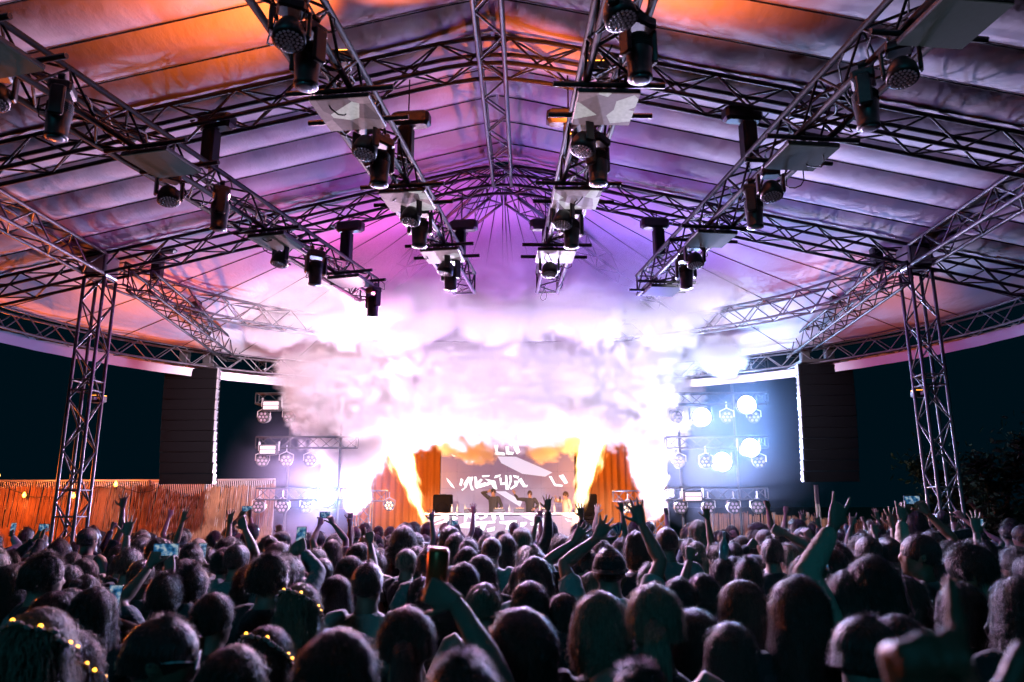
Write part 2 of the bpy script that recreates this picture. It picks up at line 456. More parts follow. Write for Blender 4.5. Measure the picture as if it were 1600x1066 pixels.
smoke = volume_object('smoke', (-7.0, 10.3, 1.6), (6.4, 24.5, 7.2), (200, 170, 100), SMOKE, 1.25, 0.95, 30.0, m_smoke,
                      kind='stuff', detail=6, soft=4.0, warp=(1.0, 1.0, 1.0), fade=((2, 5.3, 6.5, .18), (1, 12.3, 10.9, .20)))

# ---- flames: closed cones of burning gas, each lit from within
m_fl, pv, nt = vol_mat('flame_gas', (0.02, 0.02, 0.02), 0.0)
def _n(t, **k):
    n = nt.nodes.new(t)
    for a, b in k.items(): setattr(n, a, b)
    return n
def _m(op, a, b=None):
    n = _n('ShaderNodeMath', operation=op)
    for i, x in enumerate((a, b)):
        if x is None: continue
        if isinstance(x, (int, float)): n.inputs[i].default_value = x
        else: nt.links.new(x, n.inputs[i])
    return n.outputs[0]
tc = _n('ShaderNodeTexCoord'); nz = _n('ShaderNodeTexNoise'); nz.inputs['Scale'].default_value = 4.2; nz.inputs['Detail'].default_value = 5
mpf = _n('ShaderNodeMapping'); mpf.inputs['Scale'].default_value = (1.5, 1.5, .5)
nt.links.new(tc.outputs['Object'], mpf.inputs[0]); nt.links.new(mpf.outputs[0], nz.inputs['Vector'])
sx = _n('ShaderNodeSeparateXYZ'); nt.links.new(tc.outputs['Object'], sx.inputs[0])
rad = _m('SQRT', _m('ADD', _m('POWER', sx.outputs[0], 2), _m('POWER', sx.outputs[1], 2)))
wid = _m('ADD', _m('MULTIPLY', sx.outputs[2], 0.20), 0.08)                 # half-width of the jet at this height
q = _m('DIVIDE', rad, wid)
den = _m('ADD', _m('SUBTRACT', 0.86, q), _m('MULTIPLY', _m('SUBTRACT', nz.outputs[0], 0.5), 1.7))
den = _m('MINIMUM', _m('MAXIMUM', _m('MULTIPLY', den, 2.6), 0.0), 1.0)
rp = _n('ShaderNodeValToRGB'); e = rp.color_ramp.elements
e[0].position = 0.0; e[0].color = (1, 0.20, 0.01, 1); e[1].position = 1.0; e[1].color = (1, 0.78, 0.45, 1); x = e.new(0.45); x.color = (1, 0.42, 0.06, 1)
nt.links.new(den, rp.inputs[0]); nt.links.new(rp.outputs[0], pv.inputs['Emission Color'])
nt.links.new(_m('MULTIPLY', _m('POWER', den, 1.7), 11.0), pv.inputs['Emission Strength'])
m_fl.cycles.volume_step_rate = 0.12
def flame(base, tip, label):
    base = atY(*base, 20.6); tip = atY(*tip, 20.6); d = tip - base; L = d.length
    vs = MB().lathe([(0.09, 0.0), (0.16, 0.12), (0.09 + 0.30 * L * .5, L * .5), (0.09 + .27 * L, L * .9), (0.5 * .3 * L, L)], 16)
    o = vs.build('flame', m_fl, None, True, Matrix.Translation(base) @ d.to_track_quat('Z', 'Y').to_matrix().to_4x4())
    tag(o, label, 'flame', 'stage flames')
    for t, pw in ((0.25, FLAME_P * .35), (0.65, FLAME_P * .65)):
        lamp('POINT', base + d * t + Vector((0, -.1, 0)), pw, (1.0, 0.30, 0.045), None, 0.25, name='flame_light')
    return o
FLAME_P = 900
flame((668, 830), (612, 672), 'white-hot flame jet leaning left, left of the stage screen')
flame((896, 834), (930, 668), 'white-hot flame jet leaning right, right of the stage screen')
# ================================================================== lighting rig over the crowd
FLOOR_P, UP_P, WASH_P = 7500, 1150, 4200
RIGP, STROBE_P, CROWD_P, SMOKE_P = 0.72, 600, 1500, 1000
TZ = 5.30
TR = {'outer left': ((-4.12, 3.7), (-2.45, 10.85)), 'inner left': ((-1.62, 3.6), (-0.95, 10.55)),
      'inner right': ((0.68, 3.6), (0.28, 10.55)), 'outer right': ((2.78, 3.6), (1.80, 10.75))}
M_RIG = M_BLACKTRUSS
for nm, (a, b) in TR.items():
    tr_ = truss('lighting_truss', [(a[0], a[1], TZ), (b[0], b[1], TZ)], 0.30, 0.30, 'black lighting truss hung with lamps, %s of the four over the crowd' % nm, 'truss', 'lighting trusses over the crowd', panel=0.31, rc=0.027, rb=0.012, m=M_RIG)
    for k in range(16):                      # cable slack drooping through the braces
        t = (k + .5) / 16; L0 = (Vector((b[0], b[1], 0)) - Vector((a[0], a[1], 0)))
        c0 = L0 * t; dl = L0.normalized(); sd = Vector((dl.y, -dl.x, 0)); w_ = random.uniform(.12, .34); dr = random.uniform(.08, .26); of = random.uniform(-.16, .16)
        MB().tube([c0 + dl * (w_ * (q - .5)) + sd * (of + .05 * math.sin(q * 7 + k)) + Vector((0, 0, -.10 - dr * 4 * q * (1 - q) + random.uniform(-.01, .01))) for q in np.linspace(0, 1, 9)], .0065, 5).build('cable_loop', M_RUBBER, tr_)
    # power cables lashed along the upper chords
    A = Vector((a[0], a[1], TZ)); B = Vector((b[0], b[1], TZ))
    for k in range(3):
        pts = []
        for i in range(60):
            t = i / 59; p = A.lerp(B, t)
            pts.append(p + Vector((0.10 * math.sin(i * .9 + k * 2) + (k - 1) * .06, 0, 0.13 - 0.05 * abs(math.sin(i * 0.55 + k)) - .04 * k)))
        MB().tube(pts, 0.009, 5).build('power_cable', M_RUBBER)
        tag(COL.objects[-1], '%s black power cable lashed along the %s lighting truss' % (['upper', 'middle', 'lower'][k], nm), 'cable', 'power cables on the lighting trusses')

def lens_plate(r, rows, z, dot):
    m = MB()
    for ring in range(rows + 1):
        n = 1 if ring == 0 else 6 * ring
        for k in range(n):
            g = 2 * PI * k / n; rr = r * ring / max(rows, 1)
            m.lathe([(dot, 0), (dot * .8, -dot * .35), (dot * .3, -dot * .5)], 8, Matrix.Translation((rr * math.cos(g), rr * math.sin(g), z)))
    return m.mesh('lenses', True)
M_GLASS = mat('lamp_glass', (0.25, 0.27, 0.32), 0.12, 0.0, spec=0.9)
M_LENS = mat('led_lens', (0.30, 0.28, 0.34), 0.2, 0.0, spec=0.8, emit=(0.75, 0.6, 1.0), es=0.02)

def proto_moving_head():
    r = empty('moving_head_lamp', (0, 0, 0))
    b = MB().box((0, 0, 0.30), (0.30, 0.24, 0.13), bev=0.025); b.build('base', M_BLACK, r)
    c = MB()
    for s in (-1, 1): c.box((s * .09, 0, .385), (.03, .06, .05)).tube([(s * .09, -.035, .42), (s * .09, .035, .42)], .035, 10)
    c.build('clamp', M_BLACK, r)
    for s in (-1, 1):
        y = MB().box((s * .165, 0, 0.10), (.055, .15, .36), bev=0.02); y.build('yoke_arm', M_BLACK, r)
    h = MB().lathe([(0.05, .18), (.105, .165), (.125, .10), (.128, 0.0), (.118, -.12), (.11, -.24), (.118, -.25), (.118, -.275), (.10, -.28)], 22)
    hd = h.build('head', M_BLACK, r, True)
    MB().lathe([(.095, -.283), (.06, -.292), (.02, -.296)], 20).build('lens', M_GLASS, hd, True)
    fins = MB()
    for k in range(5): fins.lathe([(.130, .02 + .022 * k), (.134, .024 + .022 * k), (.134, .032 + .022 * k), (.130, .036 + .022 * k)], 22)
    fins.build('cooling_fins', M_BLACKM, hd)
    MB().tube([(.08, .1, .36), (.2, .14, .30), (.24, .1, .42), (.16, .05, .5)], .008, 5).build('lead', M_RUBBER, r)
    return r
def proto_wash():
    r = empty('wash_lamp', (0, 0, 0))
    MB().box((0, 0, 0.27), (0.25, 0.20, 0.11), bev=0.02).build('base', M_BLACK, r)
    c = MB()
    for s in (-1, 1): c.box((s * .07, 0, .345), (.03, .05, .05)).tube([(s * .07, -.03, .375), (s * .07, .03, .375)], .033, 10)
    c.build('clamp', M_BLACK, r)
    for s in (-1, 1): MB().box((s * .17, 0, 0.11), (.04, .11, .28), bev=0.015).build('yoke_arm', M_BLACK, r)
    tilt = Matrix.Rotation(R(-14), 4, 'X')
    hd = MB().lathe([(.04, .13), (.10, .12), (.135, .05), (.15, -.02), (.152, -.09), (.14, -.095)], 24, tilt).build('head', M_BLACK, r, True)
    obj('lenses', lens_plate(.115, 3, -.098, .0165), M_LENS, hd, tilt)
    return r
def proto_hoist():
    r = empty('chain_hoist', (0, 0, 0))
    MB().box((0.03, 0, 0.24), (0.40, 0.17, 0.16), bev=0.03).build('motor', M_BLACK, r)
    MB().tube([(-.2, -.06, .27), (-.25, -.06, .27), (-.25, .06, .27), (-.2, .06, .27)], .01, 6).build('handle', M_BLACK, r)
    MB().box((-.02, 0, -.05), (.15, .15, .42), bev=0.02).build('chain_bag', M_BLACKM, r)
    MB().tube([(0, 0, -.26), (0, 0, -.34)], .018, 8).build('hook', M_STEEL, r)
    return r
M_LEDF = mat('led_panel_back', (0.03, 0.03, 0.032), 0.5)
def screen_mat(name, base, hi, strength, scale):
    m = bpy.data.materials.new(name); m.use_nodes = True; nt = m.node_tree; b = nt.nodes['Principled BSDF']
    tc = nt.nodes.new('ShaderNodeTexCoord'); oi = nt.nodes.new('ShaderNodeObjectInfo')
    ad = nt.nodes.new('ShaderNodeVectorMath'); ad.operation = 'ADD'
    sc_ = nt.nodes.new('ShaderNodeVectorMath'); sc_.operation = 'SCALE'; sc_.inputs[3].default_value = 37.0
    cb = nt.nodes.new('ShaderNodeCombineXYZ')
    for i in range(2): nt.links.new(oi.outputs['Random'], cb.inputs[i])
    nt.links.new(cb.outputs[0], sc_.inputs[0]); nt.links.new(tc.outputs['Object'], ad.inputs[0]); nt.links.new(sc_.outputs[0], ad.inputs[1])
    vo = nt.nodes.new('ShaderNodeTexVoronoi'); vo.voronoi_dimensions = '2D'; vo.distance = 'EUCLIDEAN'; vo.inputs['Scale'].default_value = scale
    nt.links.new(ad.outputs[0], vo.inputs['Vector'])
    rp = nt.nodes.new('ShaderNodeValToRGB'); rp.color_ramp.interpolation = 'CONSTANT'
    e = rp.color_ramp.elements; e[0].color = (*base, 1); e[1].position = 0.70; e[1].color = (*hi, 1)
    x = e.new(0.3); x.color = tuple(c * .55 for c in base) + (1,)
    x = e.new(0.48); x.color = tuple(c * 1.5 for c in base) + (1,)
    sp = nt.nodes.new('ShaderNodeSeparateColor'); nt.links.new(vo.outputs['Color'], sp.inputs[0]); nt.links.new(sp.outputs[0], rp.inputs[0])
    nz = nt.nodes.new('ShaderNodeTexNoise'); nz.inputs['Scale'].default_value = 30; nz.inputs['Detail'].default_value = 6
    nt.links.new(ad.outputs[0], nz.inputs['Vector'])
    mx = nt.nodes.new('ShaderNodeMix'); mx.data_type = 'RGBA'; mx.blend_type = 'MULTIPLY'; mx.inputs[0].default_value = 0.55
    nt.links.new(rp.outputs[0], mx.inputs[6]); nt.links.new(nz.outputs[0], mx.inputs[7])
    nt.links.new(mx.outputs[2], b.inputs['Emission Color']); b.inputs['Emission Strength'].default_value = strength
    b.inputs['Base Color'].default_value = (0.02, 0.02, 0.022, 1); b.inputs['Roughness'].default_value = 0.7; b.inputs['Specular IOR Level'].default_value = .15
    return m
M_SCR_IN = screen_mat('led_picture_bright', (0.34, 0.22, 0.28), (0.9, 0.84, 0.9), 0.6, 5.0)
M_SCR_OUT = screen_mat('led_picture_grey', (0.10, 0.13, 0.15), (0.16, 0.2, 0.22), 0.12, 1.2)
def proto_panel(scr):
    r = empty('led_ceiling_panel', (0, 0, 0))
    MB().box((0, 0, 0.022), (0.47, 0.47, 0.036), bev=0.006).build('casing', M_LEDF, r)
    MB().box((0, 0, -0.002), (0.46, 0.46, 0.008)).build('screen', scr, r)
    MB().tube([(-.42, -.22, .075), (.42, -.22, .075)], .022, 8).build('bracket_pipe', M_BLACK, r)
    MB().tube([(-.42, .22, .075), (.42, .22, .075)], .022, 8).build('bracket_pipe', M_BLACK, r)
    return r
def place(proto, loc, rz, label, cat, group, sc=1.0):
    o = copy_tree(proto); o.location = loc; o.scale = (sc, sc, sc); o.rotation_euler = (0, 0, rz)
    return tag(o, label, cat, group)
def drop(proto):
    for c in list(proto.children):
        drop(c)
    bpy.data.objects.remove(proto)
P_MH, P_WA, P_HO, P_PI, P_PO = proto_moving_head(), proto_wash(), proto_hoist(), proto_panel(M_SCR_IN), proto_panel(M_SCR_OUT)
RIG = {
 'outer left': dict(mh=[(150, 210), (362, 355), (492, 442), (587, 492)], wa=[(118, 165), (351, 318), (490, 416)], pa=[(30, 88), (262, 258), (432, 380), (552, 442)], ho=[7.0, 10.0]),
 'inner left': dict(mh=[(478, 130), (592, 285), (655, 382), (704, 450)], wa=[(487, 70), (601, 245), (662, 350), (717, 430)], pa=[(545, 180), (637, 316), (692, 402)], ho=[7.0, 10.0]),
 'inner right': dict(mh=[(1000, 118), (935, 283), (893, 383)], wa=[(968, 38), (906, 240), (868, 355), (848, 432)], pa=[(945, 172), (900, 313), (868, 402)], ho=[7.0, 10.0]),
 'outer right': dict(mh=[(1357, 195), (1180, 352), (1073, 448)], wa=[(1357, 130), (1180, 312), (1069, 418)], pa=[(1490, 40), (1252, 248), (1110, 376), (1035, 456)], ho=[7.0, 10.0]),
}
END = {}
ordw = ['nearest', 'second nearest', 'third nearest', 'farthest']
for nm, d in RIG.items():
    (ax, ay), (bx, by) = TR[nm]
    tx = lambda y: ax + (bx - ax) * (y - ay) / (by - ay)
    rz = -math.atan2(bx - ax, by - ay)
    for i, (px, py) in enumerate(d['mh']):
        p = atZ(px, py, 4.70); lim = 0.42
        p.x = tx(p.y) + max(-lim, min(lim, p.x - tx(p.y)))
        o = place(P_MH, (p.x, p.y, 4.86), rz + R(random.uniform(-60, 60)), 'black moving-head lamp under the %s lighting truss, %s to the viewer' % (nm, ordw[i]), 'stage light', 'moving-head lamps on the lighting trusses', .67)
        if i == len(d['mh']) - 1: END[nm] = p.copy()
    for i, (px, py) in enumerate(d['wa']):
        p = atZ(px, py, 4.82); lim = 0.12
        p.x = tx(p.y) + max(-lim, min(lim, p.x - tx(p.y)))
        place(P_WA, (p.x, p.y, 4.90), rz + R(random.uniform(-70, 70)), 'round black LED wash lamp under the %s lighting truss, %s to the viewer' % (nm, ordw[i]), 'stage light', 'wash lamps on the lighting trusses', .67)
    for i, (px, py) in enumerate(d['pa']):
        p = atZ(px, py, 5.04); lim = 0.30
        p.x = tx(p.y) + max(-lim, min(lim, p.x - tx(p.y)))
        inner = nm.startswith('inner')
        place(P_PI if inner else P_PO, (p.x, p.y, 5.045), rz, ('square LED panel with a bright picture under the %s truss, %s' if inner else 'square dull grey LED panel under the %s truss, %s') % (nm, ordw[i] + ' the viewer'), 'LED panel', 'LED panels under the lighting trusses')
    for i, y in enumerate(d['ho']):
        x = tx(y) + (0.05 if 'left' in nm else -0.05)
        place(P_HO, (x, y, 5.76), rz + (0 if 'left' in nm else PI), 'black chain hoist on the %s lighting truss below the %s arch' % (nm, ['nearer', 'gable'][i]), 'hoist', 'chain hoists on the lighting trusses')
        zt = roof_z(x - XC) - 0.1
        st = MB().tube([(0, 0, 0), (0, 0, zt - 6.0)], 0.008, 6).build('hoist_wire', M_RUBBER, None, False, Matrix.Translation((x, y, 6.0)))
        tag(st, 'thin black wire from the %s arch to the hoist on the %s truss' % (['nearer', 'gable'][i], nm), 'wire', 'hoist wires')

# ================================================================== flown loudspeakers
M_PA = mat('speaker_box', (0.004, 0.004, 0.0045), 0.95, spec=.04, bump=(60, 0.2, (1, 1, 1)))
M_GRILLE = mat('speaker_grille', (0.003, 0.003, 0.0035), 0.95, spec=.04)
M_RAIL = mat('rigging_steel', (0.62, 0.62, 0.64), 0.35, 0.7)
for s, nm, xa, xb in ((-1, 'left', -5.45, -6.15), (1, 'right', 5.05, 5.45)):
    truss('speaker_truss', [(xa, 9.75, 5.15), (xb, 14.9, 5.15)], 0.30, 0.30, 'black truss reaching back from the %s tower to the hanging speakers' % nm, 'truss', 'speaker trusses', panel=0.33, rc=0.022, rb=0.010, m=M_RIG)
    for i, y in enumerate((10.4, 12.3)):
        x = xa + (xb - xa) * (y - 9.75) / 5.15
        place(P_HO, (x, y, 5.62), PI * (s > 0), 'black chain hoist on the %s speaker truss, %s the tower' % (nm, ['beside', 'away from'][i]), 'hoist', 'chain hoists on the speaker trusses')
    cx = atY(300 if s < 0 else 1290, 650, 14.4).x
    ar = empty('line_array', (cx, 14.4, 4.72), 'tall black line-array loudspeaker column hanging %s of the stage' % nm, 'loudspeaker', 'flown loudspeakers')
    MB().box((0, 0, 0.05), (0.95, 0.62, 0.07), bev=.01).build('flybar', M_BLACK, ar)
    for dx in (-.28, .2):
        MB().box((dx, 0.05, 0.26), (.17, .17, .34), bev=.02).build('hoist_motor', M_BLACK, ar)
        MB().tube([(dx, .05, .43), (dx * .6, .1, .62)], .012, 6).build('hoist_chain', M_STEEL, ar)
    n = 11; hh = 0.205
    for k in range(n):
        a = 0.012 * k * k / 4
        y = 0.002 * k * k
        c = MB(); w2 = 0.52; z1 = -k * hh; z0 = z1 - hh + 0.008
        vs = [(-w2, -.22 + y, z0), (w2, -.22 + y, z0), (w2 * .8, .25 + y, z0 + .02), (-w2 * .8, .25 + y, z0 + .02), (-w2, -.22 + y, z1), (w2, -.22 + y, z1), (w2 * .8, .25 + y, z1 - .02), (-w2 * .8, .25 + y, z1 - .02)]
        cab = c.add(vs, [(0, 3, 2, 1), (4, 5, 6, 7), (0, 1, 5, 4), (1, 2, 6, 5), (2, 3, 7, 6), (3, 0, 4, 7)]).build('cabinet', M_PA, ar)
        MB().box((0, -.228 + y, (z0 + z1) / 2), (w2 * 1.9, .012, hh - .03)).build('grille', M_GRILLE, cab)
        rl = MB()
        for q, zz in ((-.19, 0), (-.08, .01)):
            rl.box((-s * (w2 + .012 - (q + .19) * .2), q + y, (z0 + z1) / 2), (.02, .035, hh * .92))
        rl.box((-s * (w2 + .016), -.135 + y, z1 - .03), (.018, .10, .025)).box((-s * (w2 + .016), -.135 + y, z0 + .05), (.018, .10, .02))
        rl.build('rigging_rail', M_RAIL, cab)

# ================================================================== stage
M_DECK = mat('stage_deck', (0.02, 0.02, 0.02), 0.6)
stg = MB().box((0, 0, 0.5), (9.6, 7.0, 1.0), bev=.02).build('stage', M_DECK, None, False, Matrix.Translation((XC - .3, 23.4, 0)))
tag(stg, 'low black stage platform behind the crowd', 'stage')
M_WALL = bpy.data.materials.new('led_wall_mauve'); M_WALL.use_nodes = True
def emit_mat(name, col, s, base=(0.04, 0.04, 0.045)):
    return mat(name, base, 0.4, emit=col, es=s)
M_WALL = emit_mat('led_wall_mauve', (0.24, 0.15, 0.27), 0.9)
M_WALL_D = emit_mat('led_wall_dark', (0.20, 0.12, 0.24), 1.0)
M_WALL_L = emit_mat('led_wall_light', (0.72, 0.62, 0.82), 1.1)
M_GLYPH = emit_mat('led_white', (1.0, 0.97, 1.0), 1.6)
WY = 24.0
zx = lambda x: 660 + x / 6.154
zy = lambda y: 680 + y / 6.154
wc = atY(793, 800, WY)
wall = empty('led_wall', (wc.x, WY, 1.0), 'large mauve LED wall with white glyph strokes behind the performers', 'LED wall')
MB().box((0, .1, 1.85), (4.35, .16, 3.7), bev=.01).build('casing', M_LEDF, wall)
cols, rows = 8, 7
for i in range(cols):
    for j in range(rows):
        MB().box((-2.15 + 4.3 * (i + .5) / cols, 0.012, .04 + 3.62 * (j + .5) / rows), (4.3 / cols - .004, .02, 3.62 / rows - .004)).build('screen_tile', [M_WALL, M_WALL, M_WALL_D][(i * 3 + j * 5) % 3] if (i + j) % 4 == 0 else M_WALL, wall)
def poly(pts, Y, m, parent, name, front, thick=0.006):
    P = [atY(zx(a), zy(b), Y) for a, b in pts]
    o0 = Vector(parent.location); n = len(P)
    vs = [(p.x - o0.x, -front, p.z - o0.z) for p in P] + [(p.x - o0.x, -front + thick, p.z - o0.z) for p in P]
    fs = [tuple(range(n)), tuple(range(2 * n - 1, n - 1, -1))] + [(i, i + n, (i + 1) % n + n, (i + 1) % n) for i in range(n)]
    return MB().add(vs, fs).build(name, m, parent)
poly([(720, 205), (900, 208), (1250, 360), (1180, 400), (960, 372), (760, 270)], WY, M_WALL_L, wall, 'light_facet', .008)
poly([(420, 700), (640, 540), (980, 690)], WY, M_WALL_D, wall, 'dark_facet', .006)
poly([(700, 540), (800, 540), (960, 640), (940, 690)], WY, M_WALL_L, wall, 'light_facet', .011)
G1 = [[(230,410),(262,440),(300,490),(310,515),(275,490),(240,440)],[(370,415),(395,430),(375,490),(355,480)],[(395,470),(440,400),(465,405),(425,500),(385,535),(375,525),(410,500)],[(440,410),(490,400),(470,470),(495,530),(470,530),(455,480)],
[(500,400),(520,400),(530,450),(560,420),(580,430),(540,475),(600,455),(620,460),(610,490),(520,515),(505,500)],[(570,390),(650,385),(640,400),(580,405)],[(600,420),(700,440),(720,520),(690,520),(660,470),(620,490),(605,470),(640,450)],[(700,390),(755,378),(745,400),(690,415)],
[(740,410),(760,410),(760,460),(800,450),(795,385),(815,390),(825,525),(800,525),(800,475),(750,480)],[(835,390),(855,385),(860,440),(830,525),(820,520),(840,440)],[(870,385),(930,395),(920,420),(880,405)],[(880,440),(930,440),(910,490),(850,525),(845,510),(890,475)],[(920,430),(950,410),(990,480),(1015,480),(1005,500),(970,500)],
[(1215,395),(1240,395),(1280,470),(1350,480),(1345,495),(1270,490)],[(1310,390),(1355,380),(1400,460),(1370,470)],
[(690,100),(730,95),(720,160),(790,170),(795,195),(690,190),(705,160)],[(800,110),(830,105),(835,160),(880,165),(870,190),(805,185)],[(830,90),(860,85),(860,110)],[(875,115),(915,95),(940,160),(910,185),(890,150)],[(270,180),(330,205),(300,207)],[(500,190),(600,205),(540,212)]]
for k, g in enumerate(G1): poly(g, WY, M_GLYPH, wall, 'glyph_stroke', .014 + .0006 * k)
# DJ booth
BY = 21.6
b0 = atY(668, 803, BY); b1 = atY(908, 803, BY); zt = b0.z
booth = empty('dj_booth', ((b0.x + b1.x) / 2, BY, 1.0), 'long DJ booth with a glyph-covered LED front and a cluttered table top', 'DJ booth')
bw = b1.x - b0.x
MB().box((0, .45, (zt - 1) / 2 - .02), (bw, .85, zt - 1.04), bev=.01).build('counter', M_BLACK, booth)
MB().box((0, .38, zt - 1.0), (bw + .12, 1.1, .05), bev=.01).build('table_top', M_BLACKM, booth)
MB().box((0, -.172, zt - 1.0), (bw + .10, .012, .035)).build('edge_trim', M_RAIL, booth)
n = 8
for i in range(n):
    MB().box((-bw / 2 + bw * (i + .5) / n, -.01, (zt - 1.05) / 2), (bw / n - .004, .03, zt - 1.06)).build('screen_tile', M_WALL, booth)
G2 = [[(60,752),(105,752),(100,790),(200,770),(205,800),(120,830),(80,835)],[(200,755),(255,755),(260,850),(245,890),(225,870),(225,840),(110,865),(150,840),(215,820)],[(270,800),(300,775),(345,800),(305,820)],[(320,752),(395,752),(330,775)],
[(405,752),(450,752),(520,800),(510,830),(440,780),(420,830),(400,850)],[(420,840),(540,830),(700,825),(700,845),(620,850),(590,920),(560,900),(555,860),(490,895),(380,890),(300,885),(360,860)],[(480,752),(520,752),(545,790),(530,805)],[(590,752),(640,752),(620,790),(560,815),(545,800),(600,785)],[(665,760),(700,752),(710,800),(690,830),(670,800)],[(735,752),(775,752),(785,815),(755,815)],
[(740,830),(910,820),(905,850),(870,855),(850,915),(800,905),(815,860),(745,850)],[(945,840),(1005,835),(1000,855),(960,890),(940,885)],[(1035,840),(1140,835),(1140,860),(1100,865),(1110,920),(1080,920),(1070,870),(1040,865)],[(1160,830),(1230,825),(1205,885),(1190,870)],[(1310,755),(1480,752),(1470,800),(1400,790)],[(1370,800),(1440,830),(1400,832)],[(620,900),(700,880),(690,920),(630,930)]]
for k, g in enumerate(G2): poly(g, BY, M_GLYPH, booth, 'glyph_stroke', .034 + .0006 * k)
poly([(900, 752), (1100, 752), (1300, 900), (1200, 900)], BY, M_WALL_L, booth, 'light_facet', .030)
# gear on the booth
zb = zt + 0.025
def gear(name, px, w, d, h, label, cat, m=M_BLACK, knobs=True, group='equipment on the DJ booth'):
    x = atY(px, 800, BY + .4).x
    o = empty(name, (x, BY + .38, zb), label, cat, group)
    MB().box((0, 0, h / 2), (w, d, h), bev=.01).build('case', m, o)
    if knobs:
        MB().lathe([(.10, h), (.10, h + .014), (.02, h + .018)], 18).build('jog_wheel', M_RAIL, o, True)
        k = MB()
        for i in range(4): k.lathe([(.015, h), (.012, h + .03)], 8, Matrix.Translation((-.1 + .07 * i, -.13, 0)))
        k.build('knobs', M_STEEL, o)
    return o
for px, which in ((735, 'left of the pointing performer'), (780, 'in front of the pointing performer'), (812, 'in the middle of the booth'), (852, 'right of the leaning performer')):
    gear('media_player', px, .34, .40, .11, 'black DJ deck on the booth, %s' % which, 'deck')
def bottle_mesh(r=.035, h=.24):
    return MB().lathe([(r * .9, 0), (r, .01), (r, h * .58), (r * .75, h * .68), (r * .36, h * .8), (r * .34, h * .93), (r * .42, h * .94), (r * .42, h)], 14)
M_BOTTLE = mat('clear_plastic', (0.25, 0.33, 0.38), 0.1, spec=0.8)
bm_ = bottle_mesh().mesh('bottle', True); bm_.materials.append(M_BOTTLE)
for k, px in enumerate((707, 715, 727, 796, 843, 866)):
    o = obj('bottle', bm_, None, None, Matrix.Translation((atY(px, 800, BY + .3).x, BY + .15 + .05 * (k % 3), zb)))
    tag(o, '%s bottle from the left among the gear on the DJ booth' % ['first small', 'second small', 'third small', 'fourth small', 'fifth small', 'rightmost small'][k], 'bottle', 'bottles on the DJ booth')
# side-fill speaker stacks
for px, nm in ((692, 'left'), (918, 'right')):
    c = atY(px, 800, 22.6)
    o = empty('stage_speaker', (c.x, 22.6, 1.0), 'black stage monitor speaker stack at the %s end of the DJ booth' % nm, 'loudspeaker', 'stage monitor speakers')
    for k, (h, z) in enumerate(((.62, 0), (.75, .63))):
        cb = MB().box((0, 0, z + h / 2), (.55, .5, h), bev=.03).build('cabinet', M_PA, o)
        MB().lathe([(.21, 0), (.20, -.012), (.17, .02), (.05, .05)], 20, Matrix.Translation((0, -.251, z + h * .42)) @ Matrix.Rotation(R(90), 4, 'X')).build('driver', M_GRILLE, cb, True)
    MB().box((0, 0, 1.385), (.2, .12, .02)).build('handle', M_BLACK, o)
# drapes behind the flames; the flames' orange light is put into their colour
M_DRAPE = mat('flame_tinted_drape', (0.55, 0.21, 0.045), 0.8, translucent=0.2)
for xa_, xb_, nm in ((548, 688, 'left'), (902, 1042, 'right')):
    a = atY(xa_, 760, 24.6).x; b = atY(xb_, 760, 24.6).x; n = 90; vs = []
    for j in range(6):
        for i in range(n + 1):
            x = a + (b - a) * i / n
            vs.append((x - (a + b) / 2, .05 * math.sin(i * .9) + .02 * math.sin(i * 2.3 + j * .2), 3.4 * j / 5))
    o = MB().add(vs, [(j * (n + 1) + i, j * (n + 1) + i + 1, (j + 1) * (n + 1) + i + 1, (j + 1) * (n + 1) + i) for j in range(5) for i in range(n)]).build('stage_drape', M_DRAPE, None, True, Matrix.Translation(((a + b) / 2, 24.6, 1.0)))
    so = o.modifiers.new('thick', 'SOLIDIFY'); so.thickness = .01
    tag(o, 'pleated drape tinted for flame light, back of the stage, %s of the LED wall' % nm, 'drape', 'stage drapes')
# flame machines
for (px, py), nm in (((668, 832), 'left'), ((896, 836), 'right')):
    c = atY(px, py, 20.6)
    o = empty('flame_machine', (c.x, 20.6, 1.0), 'small black flame machine on the stage edge below the %s flame' % nm, 'flame machine', 'flame machines')
    MB().box((0, 0, (c.z - 1) / 2 - .02), (.34, .34, max(.12, c.z - 1.04)), bev=.02).build('housing', M_BLACK, o)
    MB().lathe([(.05, 0), (.06, .05)], 12, Matrix.Translation((0, 0, c.z - 1.05))).build('nozzle', M_STEEL, o)
# stage towers and their low cross trusses
for px, nm, pa_, pb_ in ((570, 'left', 540, 604), (1030, 'right', 958, 1046)):
    x = atY(px, 760, 19.7).x
    truss('stage_tower', [(x, 19.7, 0.02), (x, 19.7, 3.9)], 0.36, 0.36, 'silver truss tower at the %s edge of the stage' % nm, 'tower', 'stage towers', up=(0, 1, 0), panel=.36, rc=.022, rb=.012)
    z = atY(px, 775, 19.4).z
    truss('cross_truss', [(atY(pa_, 775, 19.4).x, 19.4, z), (atY(pb_, 775, 19.4).x, 19.4, z)], .26, .26, 'short silver cross truss in front of the %s stage tower' % nm, 'truss', 'stage cross trusses', panel=.28, rc=.018, rb=.009)

